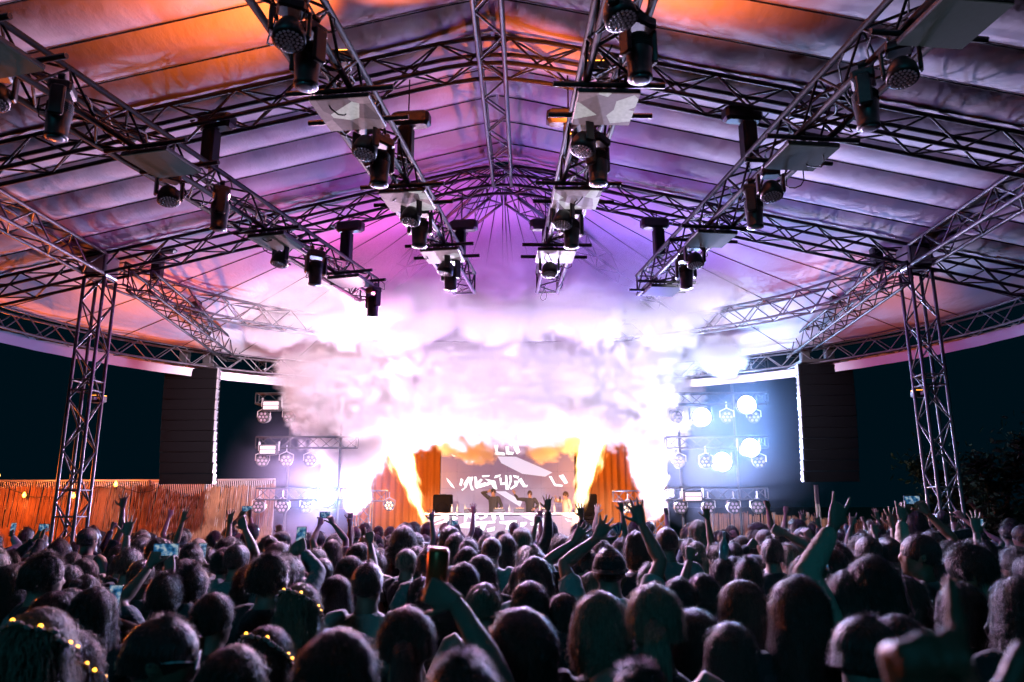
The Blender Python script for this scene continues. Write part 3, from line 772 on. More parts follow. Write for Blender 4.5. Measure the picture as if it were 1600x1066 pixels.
# ---- LED par lamps, strobes and blinders on the wing trusses
M_RING = mat('par_lens', (0.16, 0.13, 0.16), 0.35, emit=(1.0, 0.62, 0.85), es=.16)
M_RINGW = mat('par_lens_warm', (0.6, 0.5, 0.4), 0.25, emit=(1.0, 0.55, 0.12), es=1.6)
def proto_par(m):
    r = empty('par_lamp', (0, 0, 0)); tl = Matrix.Rotation(R(90), 4, 'X')
    h = MB().lathe([(.06, -.16), (.11, -.15), (.135, -.02), (.135, .03), (.125, .03)], 18, tl).build('housing', M_BLACK, r, True)
    ln = MB()
    for k in range(7):
        g = 2 * PI * k / 6; rr = 0 if k == 6 else .082
        ln.lathe([(.030, .031), (.024, .042), (.008, .046)], 10, tl @ Matrix.Translation((rr * math.cos(g), rr * math.sin(g), 0)))
    ln.build('lenses', m, h, True)
    MB().tube([(-.15, 0, 0), (-.15, 0, .13), (0, 0, .20), (.15, 0, .13), (.15, 0, 0)], .012, 6).build('yoke', M_STEEL, r)
    MB().tube([(0, 0, .2), (0.0, 0, .34)], .014, 6).build('clamp', M_STEEL, r)
    return r
P_PAR, P_PARW = proto_par(M_RING), proto_par(M_RINGW)
M_STROBE = mat('strobe_tube', (0.3, 0.25, 0.25), 0.3, emit=(1.0, 0.72, 0.78), es=.9)
def proto_strobe():
    r = empty('strobe_lamp', (0, 0, 0))
    MB().box((0, .05, 0), (.40, .16, .24), bev=.02).build('housing', M_BLACK, r)
    for k in range(2): MB().box((0, -.035, .045 - .09 * k), (.33, .012, .075)).build('tube_window', M_STROBE, r)
    for s in (-1, 1): MB().box((s * .22, .05, .08), (.02, .05, .2)).build('bracket', M_STEEL, r)
    return r
P_ST = proto_strobe()
WGY = 16.2
for s, nm, pxa, pxb in ((-1, 'left', 402, 558), (1, 'right', 1040, 1198)):
    for lv, py, in (('top', 572), ('second', 624), ('third', 692), ('lowest', 772)):
        a = atY(pxa, py, WGY); b = atY(pxb, py, WGY)
        truss('wing_truss', [(a.x, WGY, a.z), (b.x, WGY, a.z)], .20, .24, '%s dark horizontal truss of the %s lamp wing beside the stage' % (lv, nm), 'truss', 'lamp wing trusses', panel=.28, rc=.016, rb=.008, m=M_RIG)
    for px in ((452, 532) if s < 0 else (1062, 1150)):
        x = atY(px, 700, WGY + .2).x
        MB().tube([(0, 0, 0), (0, 0, 5.3)], .03, 8).build('wing_pole', M_RIG, None, False, Matrix.Translation((x, WGY + .2, 0)))
        tag(COL.objects[-1], 'upright pole of the %s lamp wing, %s the stage' % (nm, 'nearer' if (px in (532, 1062)) else 'farther from'), 'pole', 'lamp wing poles')
PARS = {'left': {'top': ([414], 590), 'second': ([412, 452, 489], 652), 'third': ([410, 447, 485], 720), 'lowest': ([404, 441, 479], 792)},
        'right': {'top': ([1056, 1095, 1175], 590), 'second': ([1057, 1136, 1178], 652), 'third': ([1061, 1103, 1186], 722), 'lowest': ([1064, 1107, 1147, 1184], 793)}}
for nm, lv in PARS.items():
    for l, (xs, py) in lv.items():
        for i, px in enumerate(xs):
            p = atY(px, py, WGY)
            place(P_PAR, p, R(random.uniform(-12, 12)), '%s par lamp from the left under the %s truss of the %s lamp wing' % (['first', 'second', 'third', 'fourth'][i], l, nm), 'stage light', 'par lamps on the lamp wings')
for px, py, nm in ((568, 788, 'on the left stage tower'), (608, 790, 'right of the left stage tower'), (981, 793, 'left of the right stage tower'), (1019, 793, 'on the right stage tower')):
    p = atY(px, py, 19.35); place(P_PARW, p, 0, 'warm glowing par lamp %s' % nm, 'stage light', 'par lamps at the stage towers')
for px, py, nm in ((424, 634, 'upper strobe panel glowing pink on the left lamp wing'), (419, 703, 'lower strobe panel glowing pink on the left lamp wing'), (1083, 776, 'strobe panel glowing pink on the right lamp wing')):
    p = atY(px, py, WGY - .2); place(P_ST, p, 0, nm, 'strobe', 'strobes on the lamp wings')
M_BLIND = mat('blinder_lens', (0.8, 0.85, 1), 0.2, emit=(0.86, 0.9, 1.0), es=30)
def blinder(px, py, label, power, r=.19):
    p = atY(px, py, WGY - .32)
    o = empty('blinder_lamp', p, label, 'stage light', 'blinding lamps on the lamp wings')
    tl = Matrix.Rotation(R(90), 4, 'X')
    MB().lathe([(r * .6, -.22), (r * .95, -.18), (r * 1.12, .0), (r * 1.12, .04), (r * 1.0, .04)], 22, tl).build('housing', M_BLACK, o, True)
    MB().lathe([(r, .041), (r * .7, .055), (r * .2, .06)], 22, tl).build('lens', M_BLIND, o, True)
    for q in (-1, 1): MB().box((q * r * 1.25, .06, .08), (.03, .06, .26)).build('yoke_arm', M_BLACK, o)
    lamp('SPOT', p + Vector((0, -.08, 0)), power, BLIND_COL, None, .10, target=p + Vector((0, -3, -.25)), angle=150, blend=.4, name='blinder_light')
BLIND_COL = (0.28, 0.48, 1.0)
BLIND_P = 520
blinder(511, 776, 'blazing white lamp low on the left lamp wing', BLIND_P * 3)
blinder(1096, 652, 'blazing white lamp on the right lamp wing nearest the smoke', BLIND_P * .8)
blinder(1166, 633, 'blazing white lamp high on the right lamp wing', BLIND_P)
blinder(1128, 722, 'blazing white lamp low on the right lamp wing', BLIND_P)
blinder(1172, 700, 'blazing white lamp on the far right of the lamp wing beside the low one', BLIND_P)
blinder(1138, 580, 'blazing white lamp at the top of the right lamp wing against the smoke', BLIND_P * .8)
for p in (P_MH, P_WA, P_HO, P_PI, P_PO, P_PAR, P_PARW, P_ST): drop(p)

# ---- the lit lamps at the far ends of the lighting trusses, shining up through the smoke
for nm, pw, col in (('outer left', 230, (1.0, .13, .50)), ('inner left', 160, (.64, .15, 1.0)), ('inner right', 160, (.48, .18, 1.0)), ('outer right', 270, (.26, .22, 1.0))):
    q = END[nm]
    (ax, ay), (bx, by) = TR[nm]
    lamp('POINT', (bx, by + .25, 4.62), pw * RIGP, col, None, .16, name='rig_lamp_light')
    lamp('SPOT', (bx, by + .3, 4.70), SMOKE_P, tuple(.35 + .65 * c for c in col), None, .10, target=({'outer left': -4.1, 'inner left': -1.9, 'inner right': 1.0, 'outer right': 3.3}[nm], 16.5, 4.0), angle=74, blend=.8, name='rig_lamp_beam')
    lamp('SPOT', (bx, by + .2, 4.50), CROWD_P, tuple(.5 + .5 * c for c in col), None, .08, target=(bx * .6, 2.0, 1.2), angle=95, blend=.5, name='rig_lamp_beam')
# ---- wash lamps half-way along the trusses, throwing their light forward onto the smoke
for nm, xt, col in (('outer left', -4.0, (1.0, .80, .97)), ('inner left', -1.8, (.96, .80, 1.0)), ('inner right', .8, (.92, .80, 1.0)), ('outer right', 3.0, (.84, .80, 1.0))):
    px, py = RIG[nm]['wa'][-1]; p = atZ(px, py, 4.82); (ax, ay), (bx, by) = TR[nm]
    x = ax + (bx - ax) * (p.y - ay) / (by - ay)
    lamp('SPOT', (x, p.y + .25, 4.62), WASH_P * (1.9 if nm == 'outer left' else 1.2 if nm == 'outer right' else 1.0), col, None, .12, target=(xt * 1.1, 16.0, 3.4), angle=66, blend=.8, name='wash_light')
# ---- warm floods clamped on top of the inner trusses, washing the roof panels
for nm, y, tgt, pw in (('inner left', 5.2, (-2.9, 5.6, 7.0), 700), ('inner left', 6.0, (-.9, 5.2, 7.1), 560), ('inner right', 6.6, (-.1, 7.7, 7.0), 220), ('inner right', 5.4, (1.6, 5.4, 7.0), 460)):
    (ax, ay), (bx, by) = TR[nm]; x = ax + (bx - ax) * (y - ay) / (by - ay)
    o = empty('roof_flood', (x, y, 5.47), 'small warm floodlight on top of the %s lighting truss, %.1f metres along' % (nm, y - 3.6), 'floodlight', 'warm floods on the lighting trusses')
    o['label'] = {5.2: 'nearer warm floodlight on top of the inner left truss', 6.0: 'farther warm floodlight on top of the inner left truss', 6.6: 'farther warm floodlight on top of the inner right truss', 5.4: 'nearer warm floodlight on top of the inner right truss'}[y]
    MB().box((0, 0, .06), (.20, .12, .10), bev=.015).build('housing', M_BLACK, o)
    MB().box((0, 0, .113), (.17, .09, .006)).build('window', mat('warm_window', (.8, .4, .1), .3, emit=(1, .35, .04), es=6), o)
    lamp('SPOT', (x, y, 5.62), pw * .8, (1, .17, .02), None, .05, target=tgt, angle=84, blend=.9, name='flood_light')
for nm, p, tgt, pw, cl in (('left', (XC - 5.8, 10.30, 3.55), (XC - 5.6, 12.6, 5.6), 330, (1, .19, .04)), ('right', (XC + 5.8, 10.30, 3.55), (XC + 5.4, 12.6, 5.6), 190, (1, .22, .10))):  # warm floods added behind the towers to turn the canvas orange
    o = empty('added_tower_flood', p, 'added warm floodlight behind the %s truss tower, lighting the canvas' % nm, 'floodlight', 'added warm floods on the towers')
    MB().box((0, 0, 0), (.20, .12, .10), bev=.015).build('housing', M_BLACK, o)
    MB().box((0, .01, .053), (.17, .09, .006)).build('window', mat('warm_window', (.8, .4, .1), .3, emit=(1, .35, .04), es=6), o)
    MB().box((0, -.09, 0), (.04, .10, .04)).build('bracket', M_STEEL, o)
    lamp('SPOT', (p[0], p[1] + .1, p[2] + .12), pw, cl, None, .05, target=tgt, angle=110, blend=.9, name='flood_light')
# ---- strobe bar added unseen inside the smoke to light it up
sb = empty('added_strobe_bar', (XC - .4, 19.2, 4.3), 'added bar of white strobes inside the smoke, lighting it', 'strobe')
MB().tube([(-3.2, 0, 0), (3.2, 0, 0)], .03, 8).build('bar', M_RIG, sb)
for k in range(5):
    x = -2.8 + 1.4 * k
    MB().box((x, 0, -.16), (.42, .18, .22), bev=.02).build('strobe_head', M_BLACK, sb)
    MB().box((x, -.095, -.16), (.36, .01, .17)).build('strobe_window', M_STROBE, sb)
    lamp('SPOT', (XC - .4 + x, 18.95, 4.1), STROBE_P, (.84, .66, 1.0), None, .2, target=(XC - .4 + x, 13, 4.3), angle=165, blend=.4, name='smoke_fill_light')

for px, nm in ((570, 'left'), (1030, 'right')):  # strobes added on the stage towers to brighten the smoke
    x = atY(px, 760, 19.7).x
    o = empty('added_tower_strobe', (x, 19.45, 3.72), 'added white strobe near the top of the %s stage tower, lighting the smoke' % nm, 'strobe', 'added tower strobes')
    MB().box((0, 0, 0), (.42, .18, .26), bev=.02).build('strobe_head', M_BLACK, o)
    MB().box((0, -.095, 0), (.36, .01, .20)).build('strobe_window', M_STROBE, o)
    MB().tube([(0, .09, .05), (0, .16, .05)], .03, 8).build('clamp', M_BLACK, o)
    lamp('SPOT', (x, 19.2, 3.72), STROBE_P, (.84, .66, 1.0), None, .2, target=(x, 13, 3.6), angle=165, blend=.4, name='smoke_fill_light')

# ---- blinders added on the stage towers to edge-light the crowd
for px, nm, cl in ((548, 'left', (1.0, .60, .95)), (1046, 'right', (.74, .62, 1.0))):
    x = atY(px, 770, 19.3).x
    o = empty('added_tower_blinder', (x, 19.3, 2.35), 'added small square blinder on the %s stage tower facing the crowd' % nm, 'stage light', 'added tower blinders')
    MB().box((0, .05, 0), (.26, .14, .24), bev=.03).build('housing', M_BLACK, o)
    MB().box((0, -.024, 0), (.21, .01, .19)).build('window', mat('blinder_warm', (.8, .8, .9), .2, emit=(1, .85, 1), es=6), o)
    MB().box((0, .15, 0), (.05, .14, .05)).build('bracket', M_STEEL, o)
    lamp('SPOT', (x, 19.2, 2.35), FLOOR_P, cl, None, .12, target=(x * .3, 4.0, 1.7), angle=80, blend=.6, name='blinder_light')
for px, nm in ((560, 'far left'), (640, 'left'), (735, 'middle left'), (845, 'middle right'), (950, 'right'), (1035, 'far right')):  # floor strobes added to light the smoke from below
    x = atY(px, 800, 19.9).x
    o = empty('added_floor_strobe', (x, 20.05, 1.0), 'added floor strobe lighting the smoke, on the stage edge, %s' % nm, 'strobe', 'added floor strobes')
    MB().box((0, 0, .09), (.40, .22, .14), bev=.02).build('housing', M_BLACK, o)
    MB().box((0, 0, .163), (.35, .17, .006)).build('window', M_STROBE, o)
    lamp('SPOT', (x, 19.98, 1.22), UP_P, (.86, .70, 1.0), None, .15, target=(x * .9, 16.6, 4.4), angle=75, blend=.7, name='smoke_fill_light')
# ================================================================== reed fences
M_REED = mat('reed', (0.30, 0.15, 0.07), 0.8, vary=(2.2, (0.12, 0.055, 0.03), 0.2))
M_POST = mat('fence_post', (0.16, 0.13, 0.11), 0.6)
def reed_mat(parent, a, b, z0, z1, step, lean, sag, seedv, front=0.0):
    """one hung reed mat: hundreds of single reeds, uneven along the top"""
    rnd = random.Random(seedv); a = Vector(a); b = Vector(b); L = (b - a).length; d = (b - a) / L; nrm = Vector((d.y, -d.x, 0))
    m = MB(); s = 0.0
    while s < L:
        s += step * rnd.uniform(.55, 1.5)
        if rnd.random() < .05: s += step * rnd.uniform(1, 3)
        t = s / L
        top = z1 - sag * math.sin(PI * t) - .05 * mnoise.noise(Vector((s * 2.1, seedv, 0))) + rnd.uniform(-.035, .03)
        p = a + d * s + nrm * (front + rnd.uniform(0, .03)); q = p + d * (lean + rnd.uniform(-.05, .05)); r = rnd.uniform(.006, .011)
        p = Vector((p.x, p.y, z0 + rnd.uniform(-.03, .03))); q = Vector((q.x, q.y, top))
        e1 = d * r; e2 = nrm * r
        m.add([p - e1, p + e1, p + e2, q - e1, q + e1, q + e2], [(0, 2, 5, 3), (2, 1, 4, 5), (3, 5, 4)])
    o = m.build('reed_mat', M_REED, parent); o['kind'] = 'stuff'
    return o
FY = 17.2
fx0, fx1 = atY(-60, 752, FY).x, atY(428, 752, FY).x
fence = empty('reed_fence', (fx0, FY, 0), 'orange-lit reed fence on a barred frame at the left', 'fence', 'reed fences')
zf = atY(300, 750, FY).z
W_ = fx1 - fx0
def lx(px): return atY(px, 752, FY).x - fx0
MB().tube([(0, .08, zf), (lx(246), .08, zf)], .022, 6).build('top_rail', M_RAIL, fence)
MB().tube([(lx(336), .08, zf), (lx(428), .08, zf + .01)], .022, 6).build('top_rail', M_RAIL, fence)
for px in (-40, 52, 140, 231, 318, 336, 427): MB().tube([(lx(px), .06, 0), (lx(px), .06, zf)], .03, 6).build('post', M_POST, fence)
nb = 0; x = 0.0
while x < W_ and nb < 170:
    stick('bar', (x, .10, .1), (x, .10, zf - .02 - .03 * (lx(246) < x < lx(336))), .008, M_STEEL, fence, 5); x += W_ / 165; nb += 1
segs = [(-60, 48), (44, 140), (136, 232), (228, 330), (322, 380), (376, 428)]
for k, (a, b) in enumerate(segs):
    reed_mat(fence, (lx(a), 0, 0), (lx(b), 0, 0), .75, zf - .12, .0115, (.10, .14, .16, .30, .06, .03)[k], (.06, .05, .03, .22, .05, .03)[k], 11 + k, 0.0)
    reed_mat(fence, (lx(a), 0, 0), (lx(b), 0, 0), .02, zf - 1.05, .0125, .05, .03, 31 + k, 0.05)
# string lights with warm bulbs
M_BULB = mat('warm_bulb', (0.9, 0.6, 0.2), 0.3, emit=(1.0, 0.42, 0.05), es=9)
cpts = [(-20, 745), (38, 772), (70, 776), (115, 772), (150, 762), (181, 754), (205, 766), (232, 768), (250, 757)]
P = [atY(a, b, FY - .25) for a, b in cpts]; cp = []
for a, b in zip(P, P[1:]):
    for t in np.linspace(0, 1, 5)[:-1]: q = a.lerp(b, t); cp.append(q - Vector((0, 0, .04 * math.sin(PI * t))))
sl = empty('string_lights', P[0], 'drooping string of warm yellow bulbs along the left reed fence', 'string lights')
MB().tube([p - P[0] for p in cp], .008, 5).build('cable', M_RUBBER, sl)
for a, b in ((38, 773), (115, 774), (181, 756)):
    p = atY(a, b, FY - .27) - P[0]
    MB().lathe([(.012, .06), (.022, .03), (.04, -.01), (.03, -.05), (.008, -.065)], 12, Matrix.Translation(p)).build('bulb', M_BULB, sl, True)
    lamp('POINT', p + P[0] + Vector((0, -.08, 0)), 3.0, (1, .5, .1), None, .04, name='bulb_light')
# unseen string added left of the tent to light fence and canvas orange
for nm, pts, pw, cl in (('left', [(-11.0, 15.2, 2.7), (-10.6, 13.6, 2.6), (-10.4, 12.0, 2.7)], 560, (1, .17, .03)),):
    rt = empty('string_lights', pts[0], 'unseen added string of warm bulbs along the %s outside edge of the tent' % nm, 'string lights')
    o0 = Vector(pts[0]); MB().tube([Vector(p) - o0 + Vector((0, 0, .07)) for p in pts], .008, 5).build('cable', M_RUBBER, rt)
    for p in pts:
        MB().lathe([(.012, .06), (.022, .03), (.04, -.01), (.03, -.05), (.008, -.065)], 12, Matrix.Translation(Vector(p) - o0)).build('bulb', M_BULB, rt, True)
        lamp('POINT', Vector(p) + Vector((.0, 0, -.12)), pw, cl, None, .05, name='bulb_light')
# right fence, lower and running towards the viewer
ra, rb = atY(1113, 800, 20.0), atY(1450, 816, 16.5)
rf = empty('reed_fence', (ra.x, ra.y, 0), 'long low reed fence in purple light behind the crowd at the right', 'fence', 'reed fences')
dv = Vector((rb.x - ra.x, rb.y - ra.y, 0)); n = 6
for k in range(n):
    a = dv * (k / n); b = dv * ((k + 1) / n + .01)
    reed_mat(rf, a, b, .02, ra.z + (rb.z - ra.z) * (k + .5) / n, .013, .05, .02, 71 + k)
    MB().tube([a + Vector((0, .08, 0)), a + Vector((0, .08, ra.z))], .035, 6).build('post', M_POST, rf)
po = atY(1272, 758, 15.5)
o = MB().tube([(0, 0, 0), (.02, 0, po.z)], .03, 8).tube([(.07, 0, 0), (.06, 0, po.z)], .02, 8).build('flag_pole', M_POST, None, True, Matrix.Translation((po.x, 15.5, 0)))
tag(o, 'thin dark double pole standing in the crowd left of the right speakers', 'pole')
# dark tree at the far right
def tree(loc, h, spread, label, seedv, nleaf=9000):
    rnd = random.Random(seedv)
    t = empty('tree', loc, label, 'tree', 'trees beyond the tent')
    tr = MB(); tips = []
    tr.tube([(0, 0, 0), (.05, 0, h * .25), (-.05, .06, h * .5)], [.16, .12, .08], 8)
    for k in range(11):
        g = rnd.uniform(0, 2 * PI); z0 = h * rnd.uniform(.2, .5); L = spread * rnd.uniform(.5, 1.0); up = rnd.uniform(.3, 1.1) * L
        p0 = Vector((0, 0, z0)); p2 = p0 + Vector((L * math.cos(g), L * math.sin(g), up)); p1 = p0.lerp(p2, .5) + Vector((0, 0, .12 * L))
        tr.tube([p0, p1, p2], [.06, .04, .015], 6); tips += [p1, p2, p1.lerp(p2, .5)]
    tr.build('trunk', mat('bark', (.06, .045, .03), .9), t)
    lf = MB()
    for k in range(nleaf):
        c = rnd.choice(tips); r_ = .42 * spread * abs(rnd.gauss(0, .42)) + .03
        dirv = Vector((rnd.gauss(0, 1), rnd.gauss(0, 1), rnd.gauss(0, .8))).normalized(); p = c + dirv * r_
        if p.z < .15: continue
        u = Vector((rnd.gauss(0, 1), rnd.gauss(0, 1), rnd.gauss(0, 1))).normalized(); v = u.orthogonal().normalized(); s_ = rnd.uniform(.05, .10)
        lf.add([p - u * s_, p + v * s_ * .4, p + u * s_, p - v * s_ * .4], [(0, 1, 2, 3)])
    lf.build('crown', mat('leaves', (.014, .028, .014), .8, spec=.1, translucent=.15), t)
c = atY(1560, 790, 14.5); tree((c.x, 14.5, 0), 3.4, 1.7, 'dark leafy tree at the right beyond the truss tower', 3)
# ================================================================== people
TMP = bpy.data.scenes.new('scratch')            # modifiers are applied here, away from the big scene
def ell(m, c, r, n=10, k=7, mw=None):
    prof = [(max(.02, math.sin(PI * i / (k - 1))), -math.cos(PI * i / (k - 1))) for i in range(k)]
    M = Matrix.Translation(c) @ (mw or Matrix.Identity(4)) @ Matrix.Diagonal((r[0], r[1], r[2], 1))
    return m.lathe(prof, n, M)
def loft(m, rings, n=16):
    """rings: (centre, u, v) half-axis vectors"""
    vs = []; fs = []
    for c, u, v in rings:
        for k in range(n):
            g = 2 * PI * k / n; vs.append(Vector(c) + Vector(u) * math.cos(g) + Vector(v) * math.sin(g))
    for i in range(len(rings) - 1):
        for k in range(n):
            j = (k + 1) % n; fs.append((i * n + k, i * n + j, (i + 1) * n + j, (i + 1) * n + k))
    fs.append(tuple(range(n - 1, -1, -1))); fs.append(tuple(range((len(rings) - 1) * n, len(rings) * n)))
    return m.add(vs, fs)
def zr(z, cx, cy, rx, ry): return ((cx, cy, z), (rx, 0, 0), (0, ry, 0))
def fuse(m, voxel, name, smooth=2, dec=1.0, noise_amp=0.0):
    """join overlapping closed shapes into one continuous skin"""
    me = m.mesh(name); o = bpy.data.objects.new('tmp', me); TMP.collection.objects.link(o)
    md = o.modifiers.new('r', 'REMESH'); md.mode = 'VOXEL'; md.voxel_size = voxel; md.use_smooth_shade = True
    if smooth: sm = o.modifiers.new('s', 'SMOOTH'); sm.factor = .5; sm.iterations = smooth
    if dec < 1: dc = o.modifiers.new('d', 'DECIMATE'); dc.ratio = dec
    TMP.view_layers[0].update(); dg = TMP.view_layers[0].depsgraph
    r = bpy.data.meshes.new_from_object(o.evaluated_get(dg)); r.name = name
    bpy.data.objects.remove(o); bpy.data.meshes.remove(me)
    if noise_amp:
        for v in r.vertices:
            v.co += v.normal * noise_amp * (mnoise.noise(v.co * 9 + Vector((3, 1, 0))) + .6 * mnoise.noise(v.co * 21))
    r.polygons.foreach_set('use_smooth', [True] * len(r.polygons))
    return r
HEADC = Vector((0, 0, 1.60))
NECKP = Vector((0, 0, 1.50))
def head_mx(yaw=0, tilt=0, roll=0):
    return Matrix.Translation(NECKP) @ Matrix.Rotation(R(yaw), 4, 'Z') @ Matrix.Rotation(R(tilt), 4, 'X') @ Matrix.Rotation(R(roll), 4, 'Y') @ Matrix.Translation(-NECKP)
CURL = {'open': (6, 8, 6), 'relaxed': (25, 35, 25), 'fist': (75, 95, 60), 'hold': (42, 52, 40), 'horns': None, 'point': None, 'claw': (30, 50, 40)}
def hand(m, w, f, nrm, kind, side, rf=.0105):
    """palm, four bent fingers and a thumb; w wrist, f finger direction, nrm the way the palm faces, side +1: thumb towards +a"""
    f = f.normalized(); nrm = (nrm - f * nrm.dot(f)).normalized(); a = f.cross(nrm).normalized() * side
    loft(m, [(w - f * .01, a * .026, nrm * .020), (w + f * .02, a * .032, nrm * .019), (w + f * .055, a * .040, nrm * .017), (w + f * .088, a * .041, nrm * .014), (w + f * .10, a * .036, nrm * .011)], 12)
    for i in range(4):
        L = (.074, .083, .077, .060)[i]; off = (.031, .011, -.010, -.029)[i]; sp = (10, 3, -4, -12)[i] * (2.1 if kind == 'open' else .7)
        c = CURL[kind]
        if c is None:
            straight = (i in (0, 3)) if kind == 'horns' else (i == 0)
            c = (4, 6, 4) if straight else (78, 96, 60)
        d = (f * math.cos(R(sp)) + a * math.sin(R(sp))).normalized(); p = w + f * (.092 - abs(off) * .18) + a * off
        pts = [p - d * .015, p]; ang = 0; jt = [.46, .30, .24]
        ax = d.cross(nrm).normalized()
        for q in range(3):
            ang += c[q] * (1 + .08 * (i - 1.5))
            dd = d * math.cos(R(ang)) + nrm * math.sin(R(ang))
            pts.append(pts[-1] + dd * L * jt[q])
        m.tube(pts, [rf * 1.05, rf * 1.05, rf, rf * .92, rf * .72], 8)
    th = (55, .5) if kind in ('open',) else (38, 1.0)
    d1 = (f * math.cos(R(th[0])) + a * math.sin(R(th[0])) + nrm * .25 * th[1]).normalized()
    d2 = (d1 + f * .45 + nrm * .35 * th[1]).normalized()
    if kind in ('fist', 'horns'): d2 = (f * .6 - a * .5 + nrm * .6).normalized()
    p = w + f * .022 + a * .024
    m.tube([p - d1 * .01, p + d1 * .02, p + d1 * .048, p + d1 * .048 + d2 * .026, p + d1 * .048 + d2 * .046], [rf * 1.3, rf * 1.4, rf * 1.2, rf * 1.1, rf * .75], 8)
def arm_joints(side, T):
    S = Vector((side * .178, -.005, 1.415)); T = Vector(T); l1, l2 = .285, .255
    d = T - S; D = min(d.length, (l1 + l2) * .995); d.normalize()
    if D < .12: D = .12
    T = S + d * D
    a = math.acos(max(-1, min(1, (l1 * l1 + D * D - l2 * l2) / (2 * l1 * D))))
    pole = Vector((side * 1.0, -.25, -.35)); pole = (pole - d * pole.dot(d)).normalized()
    return S, S + (d * math.cos(a) + pole * math.sin(a)) * l1, T
REST = lambda s: (s * .235, .05, .93)
def body_mesh(pose, voxel=.013, dec=.55, rf=.0086):
    m = MB(); HN = MB()
    loft(m, [zr(.80, 0, 0, .10, .08), zr(.88, 0, 0, .16, .112), zr(.98, 0, 0, .158, .11), zr(1.08, 0, 0, .135, .098), zr(1.20, 0, 0, .148, .108), zr(1.32, 0, 0, .165, .115), zr(1.40, 0, -.005, .165, .098), zr(1.445, 0, -.008, .11, .075), zr(1.47, 0, -.008, .066, .066), zr(1.53, 0, .0, .056, .060), zr(1.58, 0, 0, .052, .058)])
    for s in (-1, 1):
        m.tube([(s * .095, 0, .90), (s * .10, .005, .70), (s * .10, .01, .48), (s * .10, -.01, .32), (s * .10, -.015, .09)], [.092, .078, .054, .055, .036], 12)
        loft(m, [((s * .10, -.06, .04), (.03, 0, 0), (0, 0, .035)), ((s * .10, .0, .05), (.042, 0, 0), (0, 0, .048)), ((s * .105, .10, .03), (.045, 0, 0), (0, 0, .03)), ((s * .105, .17, .022), (.03, 0, 0), (0, 0, .018))], 10)
        T, hk = pose['R' if s > 0 else 'L']
        S, E, Wr = arm_joints(s, T)
        m.tube([S + (S - E) * .12 + Vector((-s * .03, 0, .0)), S, S.lerp(E, .35), S.lerp(E, .8), E, E.lerp(Wr, .3), E.lerp(Wr, .8), Wr], [.045, .056, .050, .041, .039, .041, .029, .025], 12)
        f = (Wr - E).normalized()
        up = Wr.z > 1.35
        nrm = Vector((0, 1, 0)) if up else Vector((-s, 0, 0))
        if 'pn' in pose: nrm = Vector(pose['pn'])
        if abs(nrm.dot(f)) > .9: nrm = Vector((0, 0, -1)) + Vector((-s * .3, 0, 0))
        if up and hk in ('open', 'hold', 'relaxed', 'horns', 'point'): f = (f + Vector((0, .0, .55))).normalized()
        aa = f.cross((nrm - f * nrm.dot(f)).normalized())
        sd = 1 if (aa.x * -s) > 0 else -1                 # thumbs towards the head
        if not up: sd = 1 if aa.y > 0 else -1
        if 'fdir' in pose and s > 0: f = Vector(pose['fdir']).normalized()
        hand(HN, Wr, f, nrm, hk, sd, rf)
        pose['hand_' + ('R' if s > 0 else 'L')] = Wr + f * .075 + nrm * .03
    H = MB()
    loft(H, [zr(1.487, 0, .050, .016, .020), zr(1.497, 0, .044, .036, .042), zr(1.52, 0, .028, .052, .066), zr(1.55, 0, .016, .063, .082), zr(1.58, 0, .009, .070, .091), zr(1.61, 0, .004, .0745, .097), zr(1.64, 0, 0, .077, .099), zr(1.67, 0, -.003, .0735, .094), zr(1.695, 0, -.006, .060, .078), zr(1.712, 0, -.008, .038, .050), zr(1.72, 0, -.008, .012, .016)], 20)
    ell(H, (0, .106, 1.578), (.016, .018, .012)); loft(H, [((0, .094, 1.625), (.008, 0, 0), (0, .008, 0)), ((0, .112, 1.582), (.012, 0, 0), (0, .014, 0)), ((0, .098, 1.568), (.010, 0, 0), (0, .010, 0))], 8)
    ell(H, (0, .094, 1.545), (.026, .012, .006)); ell(H, (0, .092, 1.535), (.022, .013, .007)); ell(H, (0, .078, 1.505), (.026, .02, .014))
    for s in (-1, 1):
        ell(H, (s * .078, -.008, 1.598), (.010, .022, .031)); ell(H, (s * .03, .088, 1.640), (.026, .012, .008)); ell(H, (s * .038, .072, 1.575), (.02, .018, .016))
    hm = head_mx(*pose.get('head', (0, 0, 0)))
    H.v = [tuple(hm @ Vector(v)) for v in H.v]
    m.add(H.v, H.f)
    me = fuse(m, voxel, 'body', 1, dec); hd = fuse(HN, .0062, 'hands', 1, .6)
    bmx = bmesh.new(); bmx.from_mesh(me); bmx.from_mesh(hd); bmx.to_mesh(me); bmx.free(); bpy.data.meshes.remove(hd)
    me.polygons.foreach_set('use_smooth', [True] * len(me.polygons))
    return me
